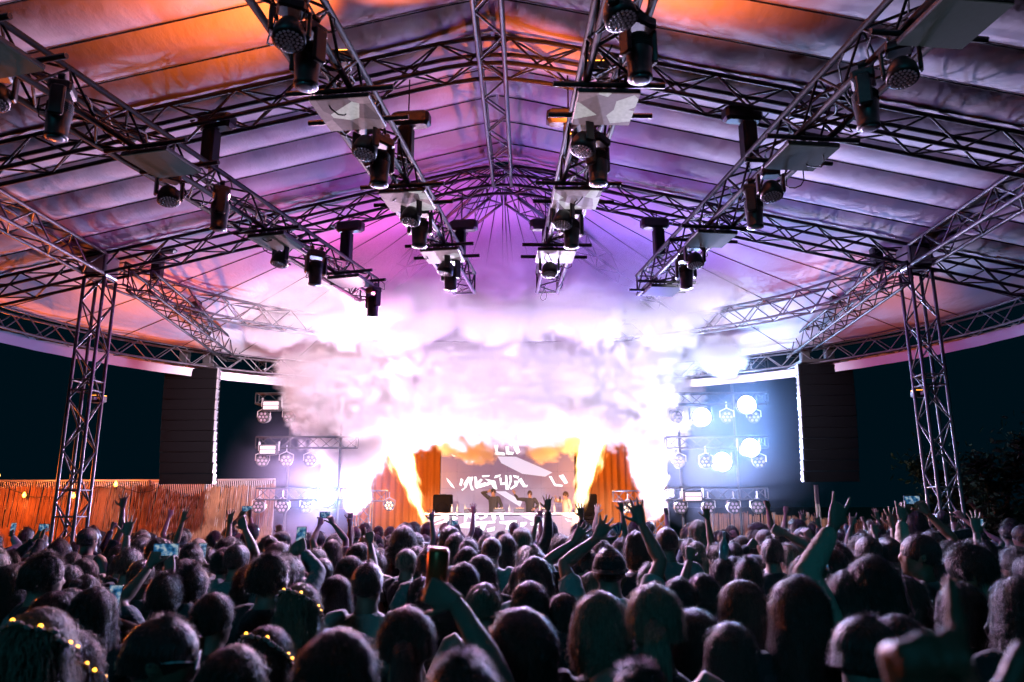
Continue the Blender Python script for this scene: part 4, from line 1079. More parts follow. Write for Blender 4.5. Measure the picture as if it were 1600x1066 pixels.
def shirt_mesh(pose, sleeve, loose=.016):
    m = MB(); q = loose
    loft(m, [zr(.84, 0, 0, .168 + q, .118 + q), zr(.93, 0, 0, .162 + q, .115 + q), zr(1.06, 0, 0, .145 + q, .106 + q), zr(1.20, 0, 0, .152 + q, .110 + q), zr(1.32, 0, 0, .167 + q, .116 + q), zr(1.40, 0, -.005, .166 + q * .8, .098 + q), zr(1.445, 0, -.01, .108 + q * .5, .078 + q * .5), zr(1.468, 0, -.01, .074, .072)])
    for s in (-1, 1):
        T, hk = pose['R' if s > 0 else 'L']; S, E, Wr = arm_joints(s, T)
        if sleeve == 'none': continue
        pts = [S + (S - E) * .10 + Vector((-s * .05, 0, 0)), S, S.lerp(E, .35), S.lerp(E, .62)]; rr = [.05, .062 + q * .6, .058 + q * .7, .056 + q * .8]
        if sleeve == 'long':
            pts = pts[:3] + [S.lerp(E, .8), E, E.lerp(Wr, .3), E.lerp(Wr, .9)]; rr = rr[:3] + [.050 + q * .5, .050 + q * .5, .050 + q * .4, .036 + q * .3]
        m.tube(pts, rr, 12)
    return fuse(m, .016, 'shirt', 2, .5, .006)
def trousers_mesh():
    m = MB()
    loft(m, [zr(.80, 0, 0, .12, .09), zr(.88, 0, 0, .172, .122), zr(.97, 0, 0, .164, .116), zr(1.0, 0, 0, .16, .112)])
    for s in (-1, 1): m.tube([(s * .095, 0, .90), (s * .10, .005, .70), (s * .10, .01, .48), (s * .10, -.01, .10)], [.102, .092, .07, .06], 12)
    return fuse(m, .02, 'trousers', 2, .6, .006)

# ---- hair
def hair_mesh(style, seedv, nstr=900, width=.0028):
    rnd = random.Random(seedv); m = MB()
    rx, ry, rz_ = .079, .101, .119
    long_ = style in ('long', 'wavy', 'bob', 'curly')
    Lh = {'long': .36, 'wavy': .33, 'bob': .10, 'curly': .17}.get(style, 0)
    puff = {'long': .014, 'wavy': .02, 'bob': .018, 'curly': .045, 'short': .015, 'crop': .010, 'quiff': .014, 'pony': .011, 'bun': .011}[style]
    c = HEADC + Vector((0, -.004, .0))
    def th_mid(th): return min(abs(th), PI - abs(th))       # the parting runs front to back
    def phi_end(th):                               # th: 0 at the back, +-pi at the brow
        a = abs(th) / PI
        back = {'short': 112, 'crop': 104, 'quiff': 108, 'pony': 100, 'bun': 98}.get(style, 96)
        if a > .80: return 56
        if a > .62: return 56 + (.80 - a) / .18 * (back - 40 - 30)
        if a > .52: return 82 if not long_ else 92
        return back
    def path(th, off, ns, wob, lmul=1.0):
        pe = R(phi_end(th)); P = []
        for i in range(ns):
            ph = pe * (i + .15) / (ns - 1 + .15)
            o = puff * (1.0 - .25 * (i / (ns - 1)) * (not long_)) + off
            if style == 'quiff' and abs(th) > 2.0: o += .02 * math.sin(ph)
            if style not in ('crop', 'short'): o += .0045 * math.sin(th * 11 + 2 * mnoise.noise(Vector((th * 2, ph * 2, seedv)))) * math.sin(ph) - .010 * math.exp(-(th_mid(th) / .16) ** 2) * (style in ('long', 'wavy', 'bob'))
            o += .009 * mnoise.noise(Vector((math.sin(th) * 2.2, math.cos(th) * 2.2, ph * 2.2 + seedv)))
            P.append(c + Vector(((rx + o) * math.sin(ph) * math.sin(th), -(ry + o) * math.sin(ph) * math.cos(th), (rz_ + o) * math.cos(ph))))
        if long_ and abs(th) < R(118):
            b = P[-1]; n2 = 7; L = Lh * lmul
            for i in range(1, n2 + 1):
                t = i / n2; z = -L * t
                fx = 1.04 + .22 * math.sin(PI * min(1, t * .8)) if style != 'bob' else 1.08 - .10 * t
                w = 0
                if style == 'wavy': w = .012 * math.sin(t * 14 + th * 3 + wob * 5)
                if style == 'curly': w = .02 * math.sin(t * 22 + wob * 7)
                y = b.y - c.y
                P.append(Vector((c.x + (b.x - c.x) * fx + w, c.y + y * (1 + .15 * t) - .03 * t * (math.cos(th) > 0) + w * .5, b.z + z)))
        return P
    # opaque under-layer
    NT = 44; ns = 8; rows = []
    for k in range(NT):
        th = -PI + 2 * PI * k / NT + 1e-4
        rows.append(path(th, -.004, ns, 0))
    mx = max(len(r) for r in rows)
    for r in rows:
        while len(r) < mx: r.append(r[-1].copy() if not long_ else r[-1] + Vector((0, 0, -.001)))
    vs = [p for r in rows for p in r]
    fs = []
    for k in range(NT):
        j = (k + 1) % NT
        for i in range(mx - 1):
            if (rows[k][i] - rows[k][i + 1]).length < .002 and (rows[j][i] - rows[j][i + 1]).length < .002: continue
            if (rows[k][i + 1] - rows[j][i + 1]).length > .12: continue
            fs.append((k * mx + i, j * mx + i, j * mx + i + 1, k * mx + i + 1))
    m.add(vs, fs)
    ell(m, c + Vector((0, 0, .03)), (rx + puff * .75, ry + puff * .75, rz_ + puff * .8 - .03), 20, 11)
    def ribbon(P, w):
        n = len(P); vs = []
        for i, p in enumerate(P):
            t = (P[min(i + 1, n - 1)] - P[max(i - 1, 0)]); sd = t.cross(p - c)
            sd = sd.normalized() if sd.length > 1e-7 else Vector((1, 0, 0))
            ww = w * (1 - .75 * (i / (n - 1)) ** 2); vs += [p - sd * ww, p + sd * ww]
        m.add(vs, [(2 * i, 2 * i + 1, 2 * i + 3, 2 * i + 2) for i in range(n - 1)])
    for k in range(nstr):
        th = rnd.uniform(-PI, PI); fly = rnd.random() < .28
        off = rnd.uniform(0, .006) + (rnd.uniform(.003, .014) if fly else 0)
        P = path(th, off, 7, rnd.random(), rnd.uniform(.7, 1.15))
        j = .003 if not fly else .009
        if style in ('curly',): j = .014
        if style in ('short', 'quiff', 'crop'):        # short hair: separate tufts leaving the scalp
            i = rnd.randrange(0, len(P) - 1); b = P[i]; nrm = (b - c).normalized(); t = (P[i + 1] - P[i]).normalized()
            l = rnd.uniform(.012, .03) if style != 'crop' else rnd.uniform(.004, .008)
            s0 = b.lerp(P[i + 1], rnd.random()) - nrm * .004
            P = [s0, s0 + (t * .7 + nrm * .5) * l * .6, s0 + (t + nrm * .45 + Vector((rnd.gauss(0, .3), rnd.gauss(0, .3), rnd.gauss(0, .3)))) * l]
        else:
            P = [p + Vector((rnd.gauss(0, j), rnd.gauss(0, j), rnd.gauss(0, j * .5))) * min(1, i / 3) for i, p in enumerate(P)]
        ribbon(P, width * rnd.uniform(.5, 1))
    if style == 'pony':
        b = c + Vector((0, -.118, .045))
        for k in range(int(nstr * .45)):
            g = rnd.uniform(0, 2 * PI); r_ = rnd.uniform(0, .024); L = rnd.uniform(.26, .40); wv = rnd.random()
            P = []
            for i in range(7):
                t = i / 6; sp = r_ * (.4 + 1.3 * math.sin(PI * (.15 + .7 * t)))
                P.append(b + Vector((math.cos(g) * sp + .02 * t, -.055 * math.sin(min(1, t * 2.2) * PI / 2) + math.sin(g) * sp - .01 * t, .02 * math.sin(t * PI) - L * t ** 1.25)))
            ribbon(P, width * 1.2)
        m.tube([b + Vector((0, -.005 - .05 * math.sin(min(1, t * 2.2) * PI / 2), .02 * math.sin(t * PI) - .34 * t ** 1.25)) for t in np.linspace(0, 1, 8)], [.014, .02, .024, .026, .024, .02, .014, .004], 8)
    if style == 'bun':
        b = c + Vector((0, -.085, .085)); ell(m, b, (.042, .042, .036), 12, 8)
        for k in range(nstr // 4):
            g = rnd.uniform(0, 2 * PI); e = rnd.uniform(-1.2, 1.2); P = []
            for i in range(5):
                gg = g + i * .5; P.append(b + Vector((math.cos(gg) * .046 * math.cos(e), math.sin(gg) * .046 * math.cos(e), .040 * math.sin(e))))
            ribbon(P, width)
    me = m.mesh('hair', True)
    return me
def cap_mesh(back=True):
    m = MB(); c = HEADC + Vector((0, -.004, .015)); s = -1 if back else 1
    prof = [(math.sin(R(a)), math.cos(R(a))) for a in (4, 15, 28, 42, 56, 70, 82, 90)]
    m.lathe([(r, z) for r, z in prof[::-1]], 26, Matrix.Translation(c) @ Matrix.Diagonal((.090, .112, .112, 1)))
    m.lathe([(.006, 0), (.010, .004), (.003, .009)], 8, Matrix.Translation(c + Vector((0, 0, .111))))
    rows = []
    for i in range(9):
        a = R(-62 + 124 * i / 8); rows.append((math.sin(a), math.cos(a)))
    vs = []
    for x, y in rows:
        vs += [c + Vector((x * .090, s * y * .112, .002)), c + Vector((x * .092, s * (y * .112 + .065 * y), -.014)), c + Vector((x * .092, s * (y * .112 + .065 * y), -.018)), c + Vector((x * .090, s * y * .112, -.003))]
    m.add(vs, [(4 * i + a, 4 * i + 4 + a, 4 * i + 4 + b, 4 * i + b) for i in range(8) for a, b in ((0, 1), (1, 2), (2, 3))])
    return m.mesh('cap', True)
def glasses(parent, hm, m, col):
    g = MB()
    for s in (-1, 1):
        g.tube([Vector((s * .036 + .026 * math.cos(a), .106, 1.612 + .02 * math.sin(a))) for a in np.linspace(0, 2 * PI, 13)], .0028, 5, False)
        g.tube([(s * .062, .104, 1.615), (s * .078, .06, 1.617), (s * .080, -.005, 1.61)], .0028, 5)
    g.tube([(-.010, .108, 1.615), (.010, .108, 1.615)], .0028, 5)
    g.v = [tuple(hm @ Vector(v)) for v in g.v]
    return g.build('glasses', m, parent, True)

SKIN = [mat('skin_fair', (.28, .20, .165), .55, vary=(14, (.23, .155, .125), .25)), mat('skin_tan', (.25, .15, .10), .55, vary=(14, (.20, .115, .075), .25)), mat('skin_deep', (.16, .09, .06), .5, vary=(14, (.12, .065, .04), .25))]
def hairm(n, c):
    """rough strands: colour and relief run in fine streaks along the hair"""
    m = mat(n, c, .42, translucent=.18, spec=.6, sheen=.08); nt = m.node_tree; b = nt.nodes['Principled BSDF']
    tc = nt.nodes.new('ShaderNodeTexCoord'); mp = nt.nodes.new('ShaderNodeMapping'); mp.inputs['Scale'].default_value = (150, 150, 7)
    nz = nt.nodes.new('ShaderNodeTexNoise'); nz.inputs['Scale'].default_value = 1.0; nz.inputs['Detail'].default_value = 3
    nt.links.new(tc.outputs['Object'], mp.inputs[0]); nt.links.new(mp.outputs[0], nz.inputs['Vector'])
    bp = nt.nodes.new('ShaderNodeBump'); bp.inputs['Strength'].default_value = 1.0; bp.inputs['Distance'].default_value = .012
    nt.links.new(nz.outputs[0], bp.inputs['Height']); nt.links.new(bp.outputs[0], b.inputs['Normal'])
    rp = nt.nodes.new('ShaderNodeValToRGB'); e = rp.color_ramp.elements; e[0].position = .34; e[1].position = .68
    e[0].color = tuple(x * .35 for x in c) + (1,); e[1].color = tuple(min(1, x * 1.5) for x in c) + (1,)
    nt.links.new(nz.outputs[0], rp.inputs[0]); nt.links.new(rp.outputs[0], b.inputs['Base Color'])
    return m
HAIR = {'black': hairm('hair_black', (.014, .011, .010)), 'dark': hairm('hair_dark_brown', (.022, .017, .014)), 'brown': hairm('hair_brown', (.042, .030, .024)), 'blond': hairm('hair_blond', (.24, .19, .14)), 'auburn': hairm('hair_auburn', (.07, .03, .02))}
def cloth(n, c): return mat(n, c, .85, sheen=.08, bump=(26, .35, (1, 1, 1)), vary=(5, tuple(x * .8 for x in c), .3))
CLOTH = {'black': cloth('cloth_black', (.020, .027, .032)), 'navy': cloth('cloth_navy', (.02, .03, .06)), 'white': cloth('cloth_white', (.48, .46, .47)), 'grey': cloth('cloth_grey', (.26, .26, .27)), 'teal': cloth('cloth_teal', (.03, .10, .12)), 'red': cloth('cloth_red', (.30, .05, .05)), 'beige': cloth('cloth_beige', (.50, .42, .34)), 'denim': cloth('cloth_denim', (.07, .11, .18)), 'pink': cloth('cloth_pink', (.5, .25, .3))}
STYLES = ['long', 'wavy', 'bob', 'curly', 'short', 'crop', 'quiff', 'pony', 'bun']
HM = {s: [hair_mesh(s, 100 + 7 * i, 620, .0034)] for i, s in enumerate(STYLES)}
HM_NEAR = {}
def near_hair(style, sd):
    k = (style, sd % 2)
    if k not in HM_NEAR: HM_NEAR[k] = hair_mesh(style, 500 + sd % 2 * 31 + STYLES.index(style), 2900, .0020)
    return HM_NEAR[k]
CAP = {True: cap_mesh(True), False: cap_mesh(False)}
TROUSERS = trousers_mesh()
def gp(R_, L_, head=(0, 0, 0)): return {'R': R_, 'L': L_, 'head': head}
POSES = {
 'down': gp((REST(1), 'relaxed'), (REST(-1), 'relaxed')),
 'down_l': gp((REST(1), 'relaxed'), (REST(-1), 'relaxed'), (32, -4, 3)),
 'down_r': gp((REST(1), 'relaxed'), (REST(-1), 'relaxed'), (-34, -6, -4)),
 'right_up': gp(((.27, .08, 1.93), 'open'), (REST(-1), 'relaxed'), (0, 8, 0)),
 'left_up': gp((REST(1), 'relaxed'), ((-.22, .16, 1.90), 'horns'), (6, 4, 0)),
 'left_fist': gp((REST(1), 'relaxed'), ((-.34, .10, 1.86), 'fist'), (-8, 6, 0)),
 'both_up': gp(((.30, .10, 1.88), 'open'), ((-.30, .05, 1.90), 'open'), (0, 8, 0)),
 'bent': gp(((.30, .22, 1.62), 'relaxed'), ((-.27, .26, 1.55), 'fist'), (-12, 0, 4)),
 'phone': gp(((.10, .34, 1.70), 'hold'), (REST(-1), 'relaxed'), (0, 2, 0)),
 'phone_high': gp(((.12, .22, 1.86), 'hold'), ((-.06, .24, 1.85), 'hold'), (0, 6, 0)),
}
BODY = {}; SHIRT = {}
def get_body(pn):
    if pn not in BODY: BODY[pn] = body_mesh(POSES[pn])
    return BODY[pn]
def get_shirt(pn, sl):
    arms = {'down_l': 'down', 'down_r': 'down'}.get(pn, pn); k = (arms, sl)
    if k not in SHIRT: SHIRT[k] = shirt_mesh(POSES[arms], sl)
    return SHIRT[k]
def setm(o, m):
    if not o.data.materials: o.data.materials.append(m)
    o.material_slots[0].link = 'OBJECT'; o.material_slots[0].material = m
M_PHONE = mat('phone_case', (.01, .01, .012), .3)
M_EYE = mat('eye', (.55, .52, .5), .2); M_IRIS = mat('iris', (.03, .02, .015), .15)
def pscreen(n, es):
    m = bpy.data.materials.new(n); m.use_nodes = True; nt = m.node_tree; b = nt.nodes['Principled BSDF']; b.inputs['Base Color'].default_value = (.02, .02, .02, 1)
    tc = nt.nodes.new('ShaderNodeTexCoord'); nz = nt.nodes.new('ShaderNodeTexNoise'); nz.inputs['Scale'].default_value = 32; nz.inputs['Detail'].default_value = 2
    rp = nt.nodes.new('ShaderNodeValToRGB'); e = rp.color_ramp.elements
    e[0].position = .36; e[0].color = (.0, .05, .16, 1); e[1].position = .62; e[1].color = (.75, .9, 1, 1); x = e.new(.50); x.color = (.05, .28, .62, 1)
    nt.links.new(tc.outputs['Object'], nz.inputs['Vector']); nt.links.new(nz.outputs[0], rp.inputs[0]); nt.links.new(rp.outputs[0], b.inputs['Emission Color']); b.inputs['Emission Strength'].default_value = es
    return m
M_PSCR = pscreen('phone_screen', .45)
_ph = {}
def phone(loc, yaw, tilt, label, land=False, group='phones held up in the crowd'):
    """screen faces the person holding it (local -Y)"""
    if not _ph:
        _ph['case'] = MB().box((0, 0, 0), (.075, .009, .155), bev=.004).mesh('case'); _ph['case'].materials.append(M_PHONE)
        _ph['screen'] = MB().box((0, -.0052, 0), (.068, .002, .145)).mesh('screen'); _ph['screen'].materials.append(M_PSCR)
    o = empty('phone', loc, label, 'phone', group); o.rotation_euler = (R(tilt), R(90) if land else 0, R(yaw))
    obj('case', _ph['case'], None, o); obj('screen', _ph['screen'], None, o)
    return o
NP = [0]
def person(loc, yaw, h, pose, hair, hcol, top, tcol, sk, label, group=None, cap=None, near=False, custom=None, eyes=False, glass=None):
    """one person: a continuous body with clothes, hair (and cap) as children; loc at the feet"""
    s = h / 1.735
    P = custom or POSES[pose]
    bm = body_mesh(P) if custom else get_body(pose)
    b = bpy.data.objects.new('person', bm); COL.objects.link(b)
    b.location = loc; b.rotation_euler = (0, 0, R(yaw)); b.scale = (s * random.uniform(.94, 1.04), s, s)
    setm(b, SKIN[sk]); tag(b, label, 'person', group)
    sh = obj('shirt', shirt_mesh(P, top, random.choice((.014, .02))) if custom else get_shirt(pose, top), None, b); setm(sh, CLOTH[tcol])
    tr = obj('trousers', TROUSERS, None, b); setm(tr, CLOTH[random.choice(('black', 'denim', 'navy'))])
    hm = head_mx(*P.get('head', (0, 0, 0)))
    if hair:
        ho = obj('hair', near_hair(hair, NP[0]) if near else HM[hair][0], None, b, hm); setm(ho, HAIR[hcol])
    if cap is not None:
        co = obj('cap', CAP[cap], None, b, hm); setm(co, CLOTH[random.choice(('black', 'navy', 'grey'))])
    if eyes:
        for q in (-1, 1):
            e = ell(MB(), (q * .031, .080, 1.612), (.0145, .0145, .0125), 12, 8).build('eye', M_EYE, b, True, hm)
            ell(MB(), (q * .031, .0925, 1.612), (.0055, .003, .0055), 10, 6).build('iris', M_IRIS, e, True)
    if glass: glasses(b, hm, glass, None)
    NP[0] += 1
    return b
# ------------------------------------------------------------------ the crowd, one by one
HWID = {None: .20}
for k_, ml in HM.items():                          # real width of each hair style, for placing heads
    xs = np.array([v.co.x for v in ml[0].vertices if v.co.z > 1.56]); HWID[k_] = 2 * float(np.percentile(np.abs(xs), 96))
TAKEN = []; NAMED = []
def spot(px, py, w, hair):
    d = HWID[hair] * FPX / w
    q = atY(px, py, d)
    h = max(1.56, min(1.90, q.z))
    if abs(h - q.z) > 1e-3 and py > 800:
        q = atZ(px, py, h)
    return Vector((q.x, q.y, 0)), h
def local(p, base, yaw, s):
    v = Matrix.Rotation(R(-yaw), 4, 'Z') @ (p - base); return v / s
def add(px, py, w, hair, hcol, top, tcol, label, pose='down', yaw=0, sk=0, hands=None, head=None, cap=None, eyes=False, glass=None, near=None, fdir=None):
    base, h = spot(px, py, w, hair)
    s = h / 1.735; cu = None
    if hands or head:
        cu = {'R': (REST(1), 'relaxed'), 'L': (REST(-1), 'relaxed'), 'head': head or (0, 0, 0)}
        if fdir: cu['fdir'] = fdir
        for k, v in (hands or {}).items():
            hx, hy, kind, dy = v
            cu[k] = (tuple(local(atY(hx, hy, base.y + dy), base, yaw, s)), kind)
    nr = base.y < 6.0 if near is None else near
    TAKEN.append((base.x, base.y)); NAMED.append((base.x, base.y, label))
    o = person(base, yaw, h, pose, hair, hcol, top, tcol, sk, label, 'people in the crowd', cap, nr, cu, eyes, glass)
    o['p_'] = 0; del o['p_']
    return o, base, h, cu
def hand_world(o, cu, k):
    return o.matrix_basis @ cu['hand_' + k]
M_GL = mat('clear_frame', (.7, .75, .8), .15, spec=.8); M_GLP = mat('pink_frame', (.8, .1, .5), .2)
# ---- nearest rows
add(250, 960, 84, 'crop', 'black', 'short', 'black', 'man with cropped hair and clear glasses in profile at the lower left', yaw=-62, head=(-8, -6, 0), glass=M_GL, sk=1)
crown_a = add(66, 958, 94, 'long', 'blond', 'none', 'beige', 'blond person wearing a lit flower crown in the lower left corner', yaw=6)
crown_b = add(112, 992, 86, 'long', 'black', 'short', 'black', 'dark-haired person with a second lit flower crown at the lower left', yaw=-14)
add(366, 1016, 96, 'long', 'brown', 'short', 'black', 'brown-haired head at the bottom edge beside the dark flower crown', yaw=-8)
crown_c = add(418, 986, 76, 'wavy', 'dark', 'short', 'black', 'dark-haired person with a lit flower crown behind the brown-haired head', yaw=-12)
add(530, 990, 104, 'pony', 'dark', 'short', 'navy', 'dark tied-back hair with a small clip, at the bottom below the white T-shirt', yaw=-20)
add(636, 952, 74, 'pony', 'brown', 'short', 'black', 'person with a long brown ponytail, left of the raised can arm', yaw=4)
can_p = add(722, 1020, 112, 'short', 'brown', 'short', 'teal', 'brown-haired head at the bottom edge, raising an arm with a can', yaw=0, hands={'R': (690, 886, 'hold', .32)}, fdir=(-.78, .35, .28))
add(806, 955, 92, 'long', 'black', 'short', 'beige', 'long dark hair falling down the back, face turned up to the left', yaw=26, head=(14, 10, 0))
add(938, 932, 84, 'bob', 'blond', 'short', 'black', 'smooth chin-length blond hair in the middle of the front rows', yaw=-4)
add(1020, 916, 76, 'pony', 'blond', 'none', 'black', 'frizzy blond ponytail right of the smooth blond hair', yaw=-10)
add(1000, 1036, 92, 'quiff', 'dark', 'short', 'black', 'tousled short hair just showing at the bottom edge below the blond ponytail', yaw=6)
add(1083, 966, 84, 'curly', 'dark', 'short', 'black', 'thick dark curls at the bottom right of the blond ponytail', yaw=8)
add(1142, 980, 78, 'wavy', 'brown', 'short', 'navy', 'brown wavy hair close behind the thick dark curls', yaw=-12)
add(1246, 905, 74, 'long', 'dark', 'long', 'black', 'long straight dark hair fanning out over a black top, right of centre', yaw=-6)
add(1158, 912, 62, 'wavy', 'auburn', 'short', 'black', 'reddish wavy hair left of the long straight dark hair', yaw=14)
add(1328, 898, 70, 'wavy', 'brown', 'none', 'pink', 'wavy brown hair glowing at the rim, right of the long straight dark hair', yaw=-5)
add(1338, 957, 84, 'crop', 'dark', 'long', 'grey', 'short-haired person in a grey hooded top with pink glasses, turned right', yaw=-40, head=(-20, -14, 0), glass=M_GLP)
horn_p = add(1360, 872, 66, 'long', 'black', 'long', 'beige', 'long black hair and a beige sleeve, arm raised in a horns sign', yaw=4, hands={'L': (1300, 822, 'horns', .05)})
add(1502, 916, 66, 'bob', 'dark', 'short', 'black', 'dark chin-length hair behind the blurred foreground hand', yaw=-15)
add(1592, 908, 74, 'wavy', 'dark', 'short', 'black', 'dark wavy hair cut off by the right edge of the picture', yaw=10)
add(1414, 905, 58, 'wavy', 'brown', 'short', 'grey', 'wavy hair with a bright rim left of the blurred hand', yaw=-20)
add(1400, 968, 88, 'long', 'dark', 'short', 'black', 'long dark hair low at the right, left of the blurred hand', yaw=-30)
# ---- middle rows
add(576, 876, 46, 'crop', 'black', 'short', 'white', 'broad man in a pale T-shirt seen from behind, left of centre', yaw=-6, sk=0)
add(526, 902, 46, 'long', 'black', 'short', 'grey', 'long black hair beside the broad man in the pale T-shirt', yaw=2)
crown_d = add(470, 916, 60, 'long', 'blond', 'long', 'teal', 'blond person with a lit flower crown, left of the pale T-shirt', yaw=-10)
add(424, 866, 52, 'quiff', 'dark', 'long', 'black', 'tall man in a black hooded top, left of the blond flower crown', yaw=-30, head=(-15, 6, 0))
add(392, 886, 46, 'bob', 'brown', 'short', 'black', 'brown chin-length hair left of the tall man in black', yaw=-10)
add(300, 882, 50, 'short', 'black', 'short', 'navy', 'short-haired man below the phones at the left', yaw=-24)
add(336, 930, 56, 'pony', 'dark', 'long', 'black', 'tied dark hair with one hand lifted beside it, left of centre', yaw=-25, hands={'L': (312, 992, 'relaxed', .2)})
ph1 = add(150, 922, 62, 'long', 'dark', 'short', 'black', 'long dark hair, holding up a bright phone at the left', yaw=-6, hands={'R': (180, 972, 'hold', .3)})
add(90, 930, 64, 'wavy', 'dark', 'short', 'navy', 'dark wavy hair above the flower crowns at the left', yaw=-30)
add(110, 925, 60, 'bob', 'black', 'long', 'black', 'black chin-length hair under a headband at the left', yaw=-35)
add(20, 892, 64, 'curly', 'brown', 'short', 'grey', 'curly head at the left edge of the picture', yaw=-40)
add(70, 866, 50, 'quiff', 'dark', 'short', 'black', 'man with swept hair in front of the left tower foot', yaw=-40)
add(205, 866, 48, 'curly', 'dark', 'long', 'black', 'curly head between the left tower and the phones', yaw=-20)
ph2 = add(262, 895, 52, 'short', 'dark', 'short', 'teal', 'person holding a phone sideways with both hands at the left', yaw=-10, hands={'R': (262, 882, 'hold', .34), 'L': (230, 886, 'hold', .34)})
add(372, 848, 34, 'crop', 'dark', 'short', 'grey', 'man with cropped hair below the clawed hand at the left', yaw=-15)
add(352, 858, 34, 'bun', 'brown', 'short', 'black', 'small bun of hair below the lit fence, raising a clawed hand', yaw=-5, hands={'R': (383, 826, 'claw', .1)})
ph3 = add(300, 850, 36, 'short', 'dark', 'short', 'black', 'person filming with a phone above the heads, left', yaw=-8, hands={'R': (320, 884, 'hold', .3)})
ph4 = add(446, 866, 42, 'short', 'black', 'long', 'grey', 'person in a patterned top filming with a raised phone', yaw=-6, hands={'R': (474, 862, 'hold', .34), 'L': (452, 868, 'hold', .34)})
add(548, 872, 40, 'wavy', 'brown', 'short', 'grey', 'wavy hair, bare arm pointing up to the right', yaw=-10, hands={'R': (578, 842, 'point', .3)})
add(592, 862, 34, 'curly', 'brown', 'short', 'white', 'curly-haired person with one bent arm raised, above the pale T-shirt', yaw=-8, hands={'R': (612, 852, 'horns', .15)})
add(684, 916, 48, 'curly', 'dark', 'short', 'black', 'dark curly head left of the raised can arm', yaw=-6)
add(724, 882, 44, 'long', 'black', 'short', 'black', 'long black hair right of the raised can', yaw=4)
add(756, 914, 48, 'bun', 'blond', 'none', 'grey', 'fair hair tied low, right of the raised can arm', yaw=-4)
add(827, 912, 52, 'long', 'dark', 'short', 'black', 'long dark hair in the centre of the crowd', yaw=6)
add(818, 886, 42, 'bob', 'brown', 'short', 'navy', 'brown chin-length hair in the centre of the crowd', yaw=-6)
add(768, 838, 28, 'crop', 'black', 'short', 'white', 'man in a white shirt seen from behind below the DJ booth', yaw=2)
add(752, 870, 40, 'long', 'black', 'short', 'black', 'long black hair left of centre below the DJ booth', yaw=-3)
add(834, 856, 36, 'short', 'dark', 'short', 'black', 'dark-haired man facing the camera in the centre', yaw=170, eyes=True)
add(916, 860, 40, 'short', 'dark', 'short', 'black', 'bearded man facing the camera with his arm over his head', yaw=176, eyes=True, hands={'R': (897, 846, 'open', .1)})
add(951, 853, 44, 'crop', 'black', 'short', 'white', 'man in a white T-shirt and backward cap with both arms raised', yaw=-4, cap=True, hands={'R': (1001, 818, 'open', .25), 'L': (932, 842, 'open', .3)})
add(928, 898, 50, 'wavy', 'blond', 'short', 'black', 'wavy blond hair behind the smooth blond hair', yaw=10)
add(1041, 822, 30, 'crop', 'black', 'short', 'grey', 'man with cropped hair and a pale top, right of the flames', yaw=-8)
add(1098, 900, 50, 'bob', 'dark', 'short', 'black', 'dark hair behind a lifted bare arm, right of centre', yaw=6, hands={'L': (1078, 872, 'hold', .3)})
add(1130, 876, 42, 'wavy', 'black', 'short', 'black', 'long dark wavy hair beside the water bottle', yaw=4)
add(1168, 872, 42, 'quiff', 'brown', 'short', 'grey', 'man with fluffy hair right of the water bottle', yaw=-14)
ph5 = add(1262, 872, 50, 'long', 'blond', 'short', 'black', 'smooth long blond hair right of the centre', yaw=-6)
ph6 = add(1284, 842, 40, 'curly', 'brown', 'short', 'black', 'curly-haired person filming with a lit phone at the right', yaw=-6, hands={'R': (1300, 868, 'hold', .3)})
add(1205, 840, 34, 'short', 'dark', 'short', 'black', 'person with one arm bent over the head, right of centre', yaw=-10, hands={'R': (1226, 834, 'fist', .1)})
add(1254, 823, 24, 'crop', 'brown', 'short', 'teal', 'short-haired man in a pale blue top facing left before the right fence', yaw=80, sk=0)
add(1355, 836, 34, 'crop', 'dark', 'short', 'grey', 'cropped head right of the horns hand', yaw=-12)
add(1388, 838, 34, 'crop', 'black', 'short', 'white', 'man in a pale shirt left of the bearded man', yaw=-10)
add(1432, 832, 40, 'crop', 'black', 'long', 'white', 'bearded man in a pale striped top in profile near the right tower', yaw=58, head=(10, 4, 0), sk=1)
add(1522, 848, 54, 'short', 'black', 'long', 'black', 'dark bearded man in profile right of the right tower', yaw=52, head=(12, -12, 0), sk=1)
add(1585, 862, 46, 'curly', 'black', 'short', 'black', 'dark curly head near the right edge', yaw=20)
add(1455, 870, 46, 'bob', 'dark', 'short', 'black', 'bobbed dark head behind the blurred finger', yaw=-4)
add(1310, 850, 40, 'short', 'black', 'short', 'black', 'dark head below the raised horns hand', yaw=-4)
add(880, 930, 50, 'long', 'dark', 'short', 'red', 'long dark hair and a red top left of the smooth blond hair', yaw=12)
add(1060, 905, 48, 'long', 'black', 'short', 'navy', 'long black hair right of the frizzy blond ponytail', yaw=-6)
add(660, 905, 44, 'bob', 'black', 'short', 'grey', 'black chin-length hair just left of the raised can', yaw=-4)
# two people lifted above the crowd beside the right tower
bench = empty('riser', (atY(1455, 800, 9.3).x, 9.3, 0), 'low black riser under the two people beside the right tower', 'riser')
MB().box((0, 0, .36), (1.3, .6, .06), bev=.01).build('deck', M_BLACK, bench)
for dx in (-.55, .55):
    for dy in (-.22, .22): stick('leg', (dx, dy, 0), (dx, dy, .34), .025, M_BLACK, bench)
for px, py, hr, hc, lab, yw, tp in ((1470, 797, 'crop', 'black', 'man in a dark T-shirt standing high beside the right tower', -14, 'bent'), (1428, 803, 'curly', 'black', 'curly-haired person standing high left of the right tower', 40, 'down')):
    q = atY(px, py, 9.3); hh = q.z - .39
    TAKEN.append((q.x, 9.3)); person(Vector((q.x, 9.3, .39)), yw, hh, tp, hr, hc, 'short', 'black', 1, lab, 'people in the crowd')
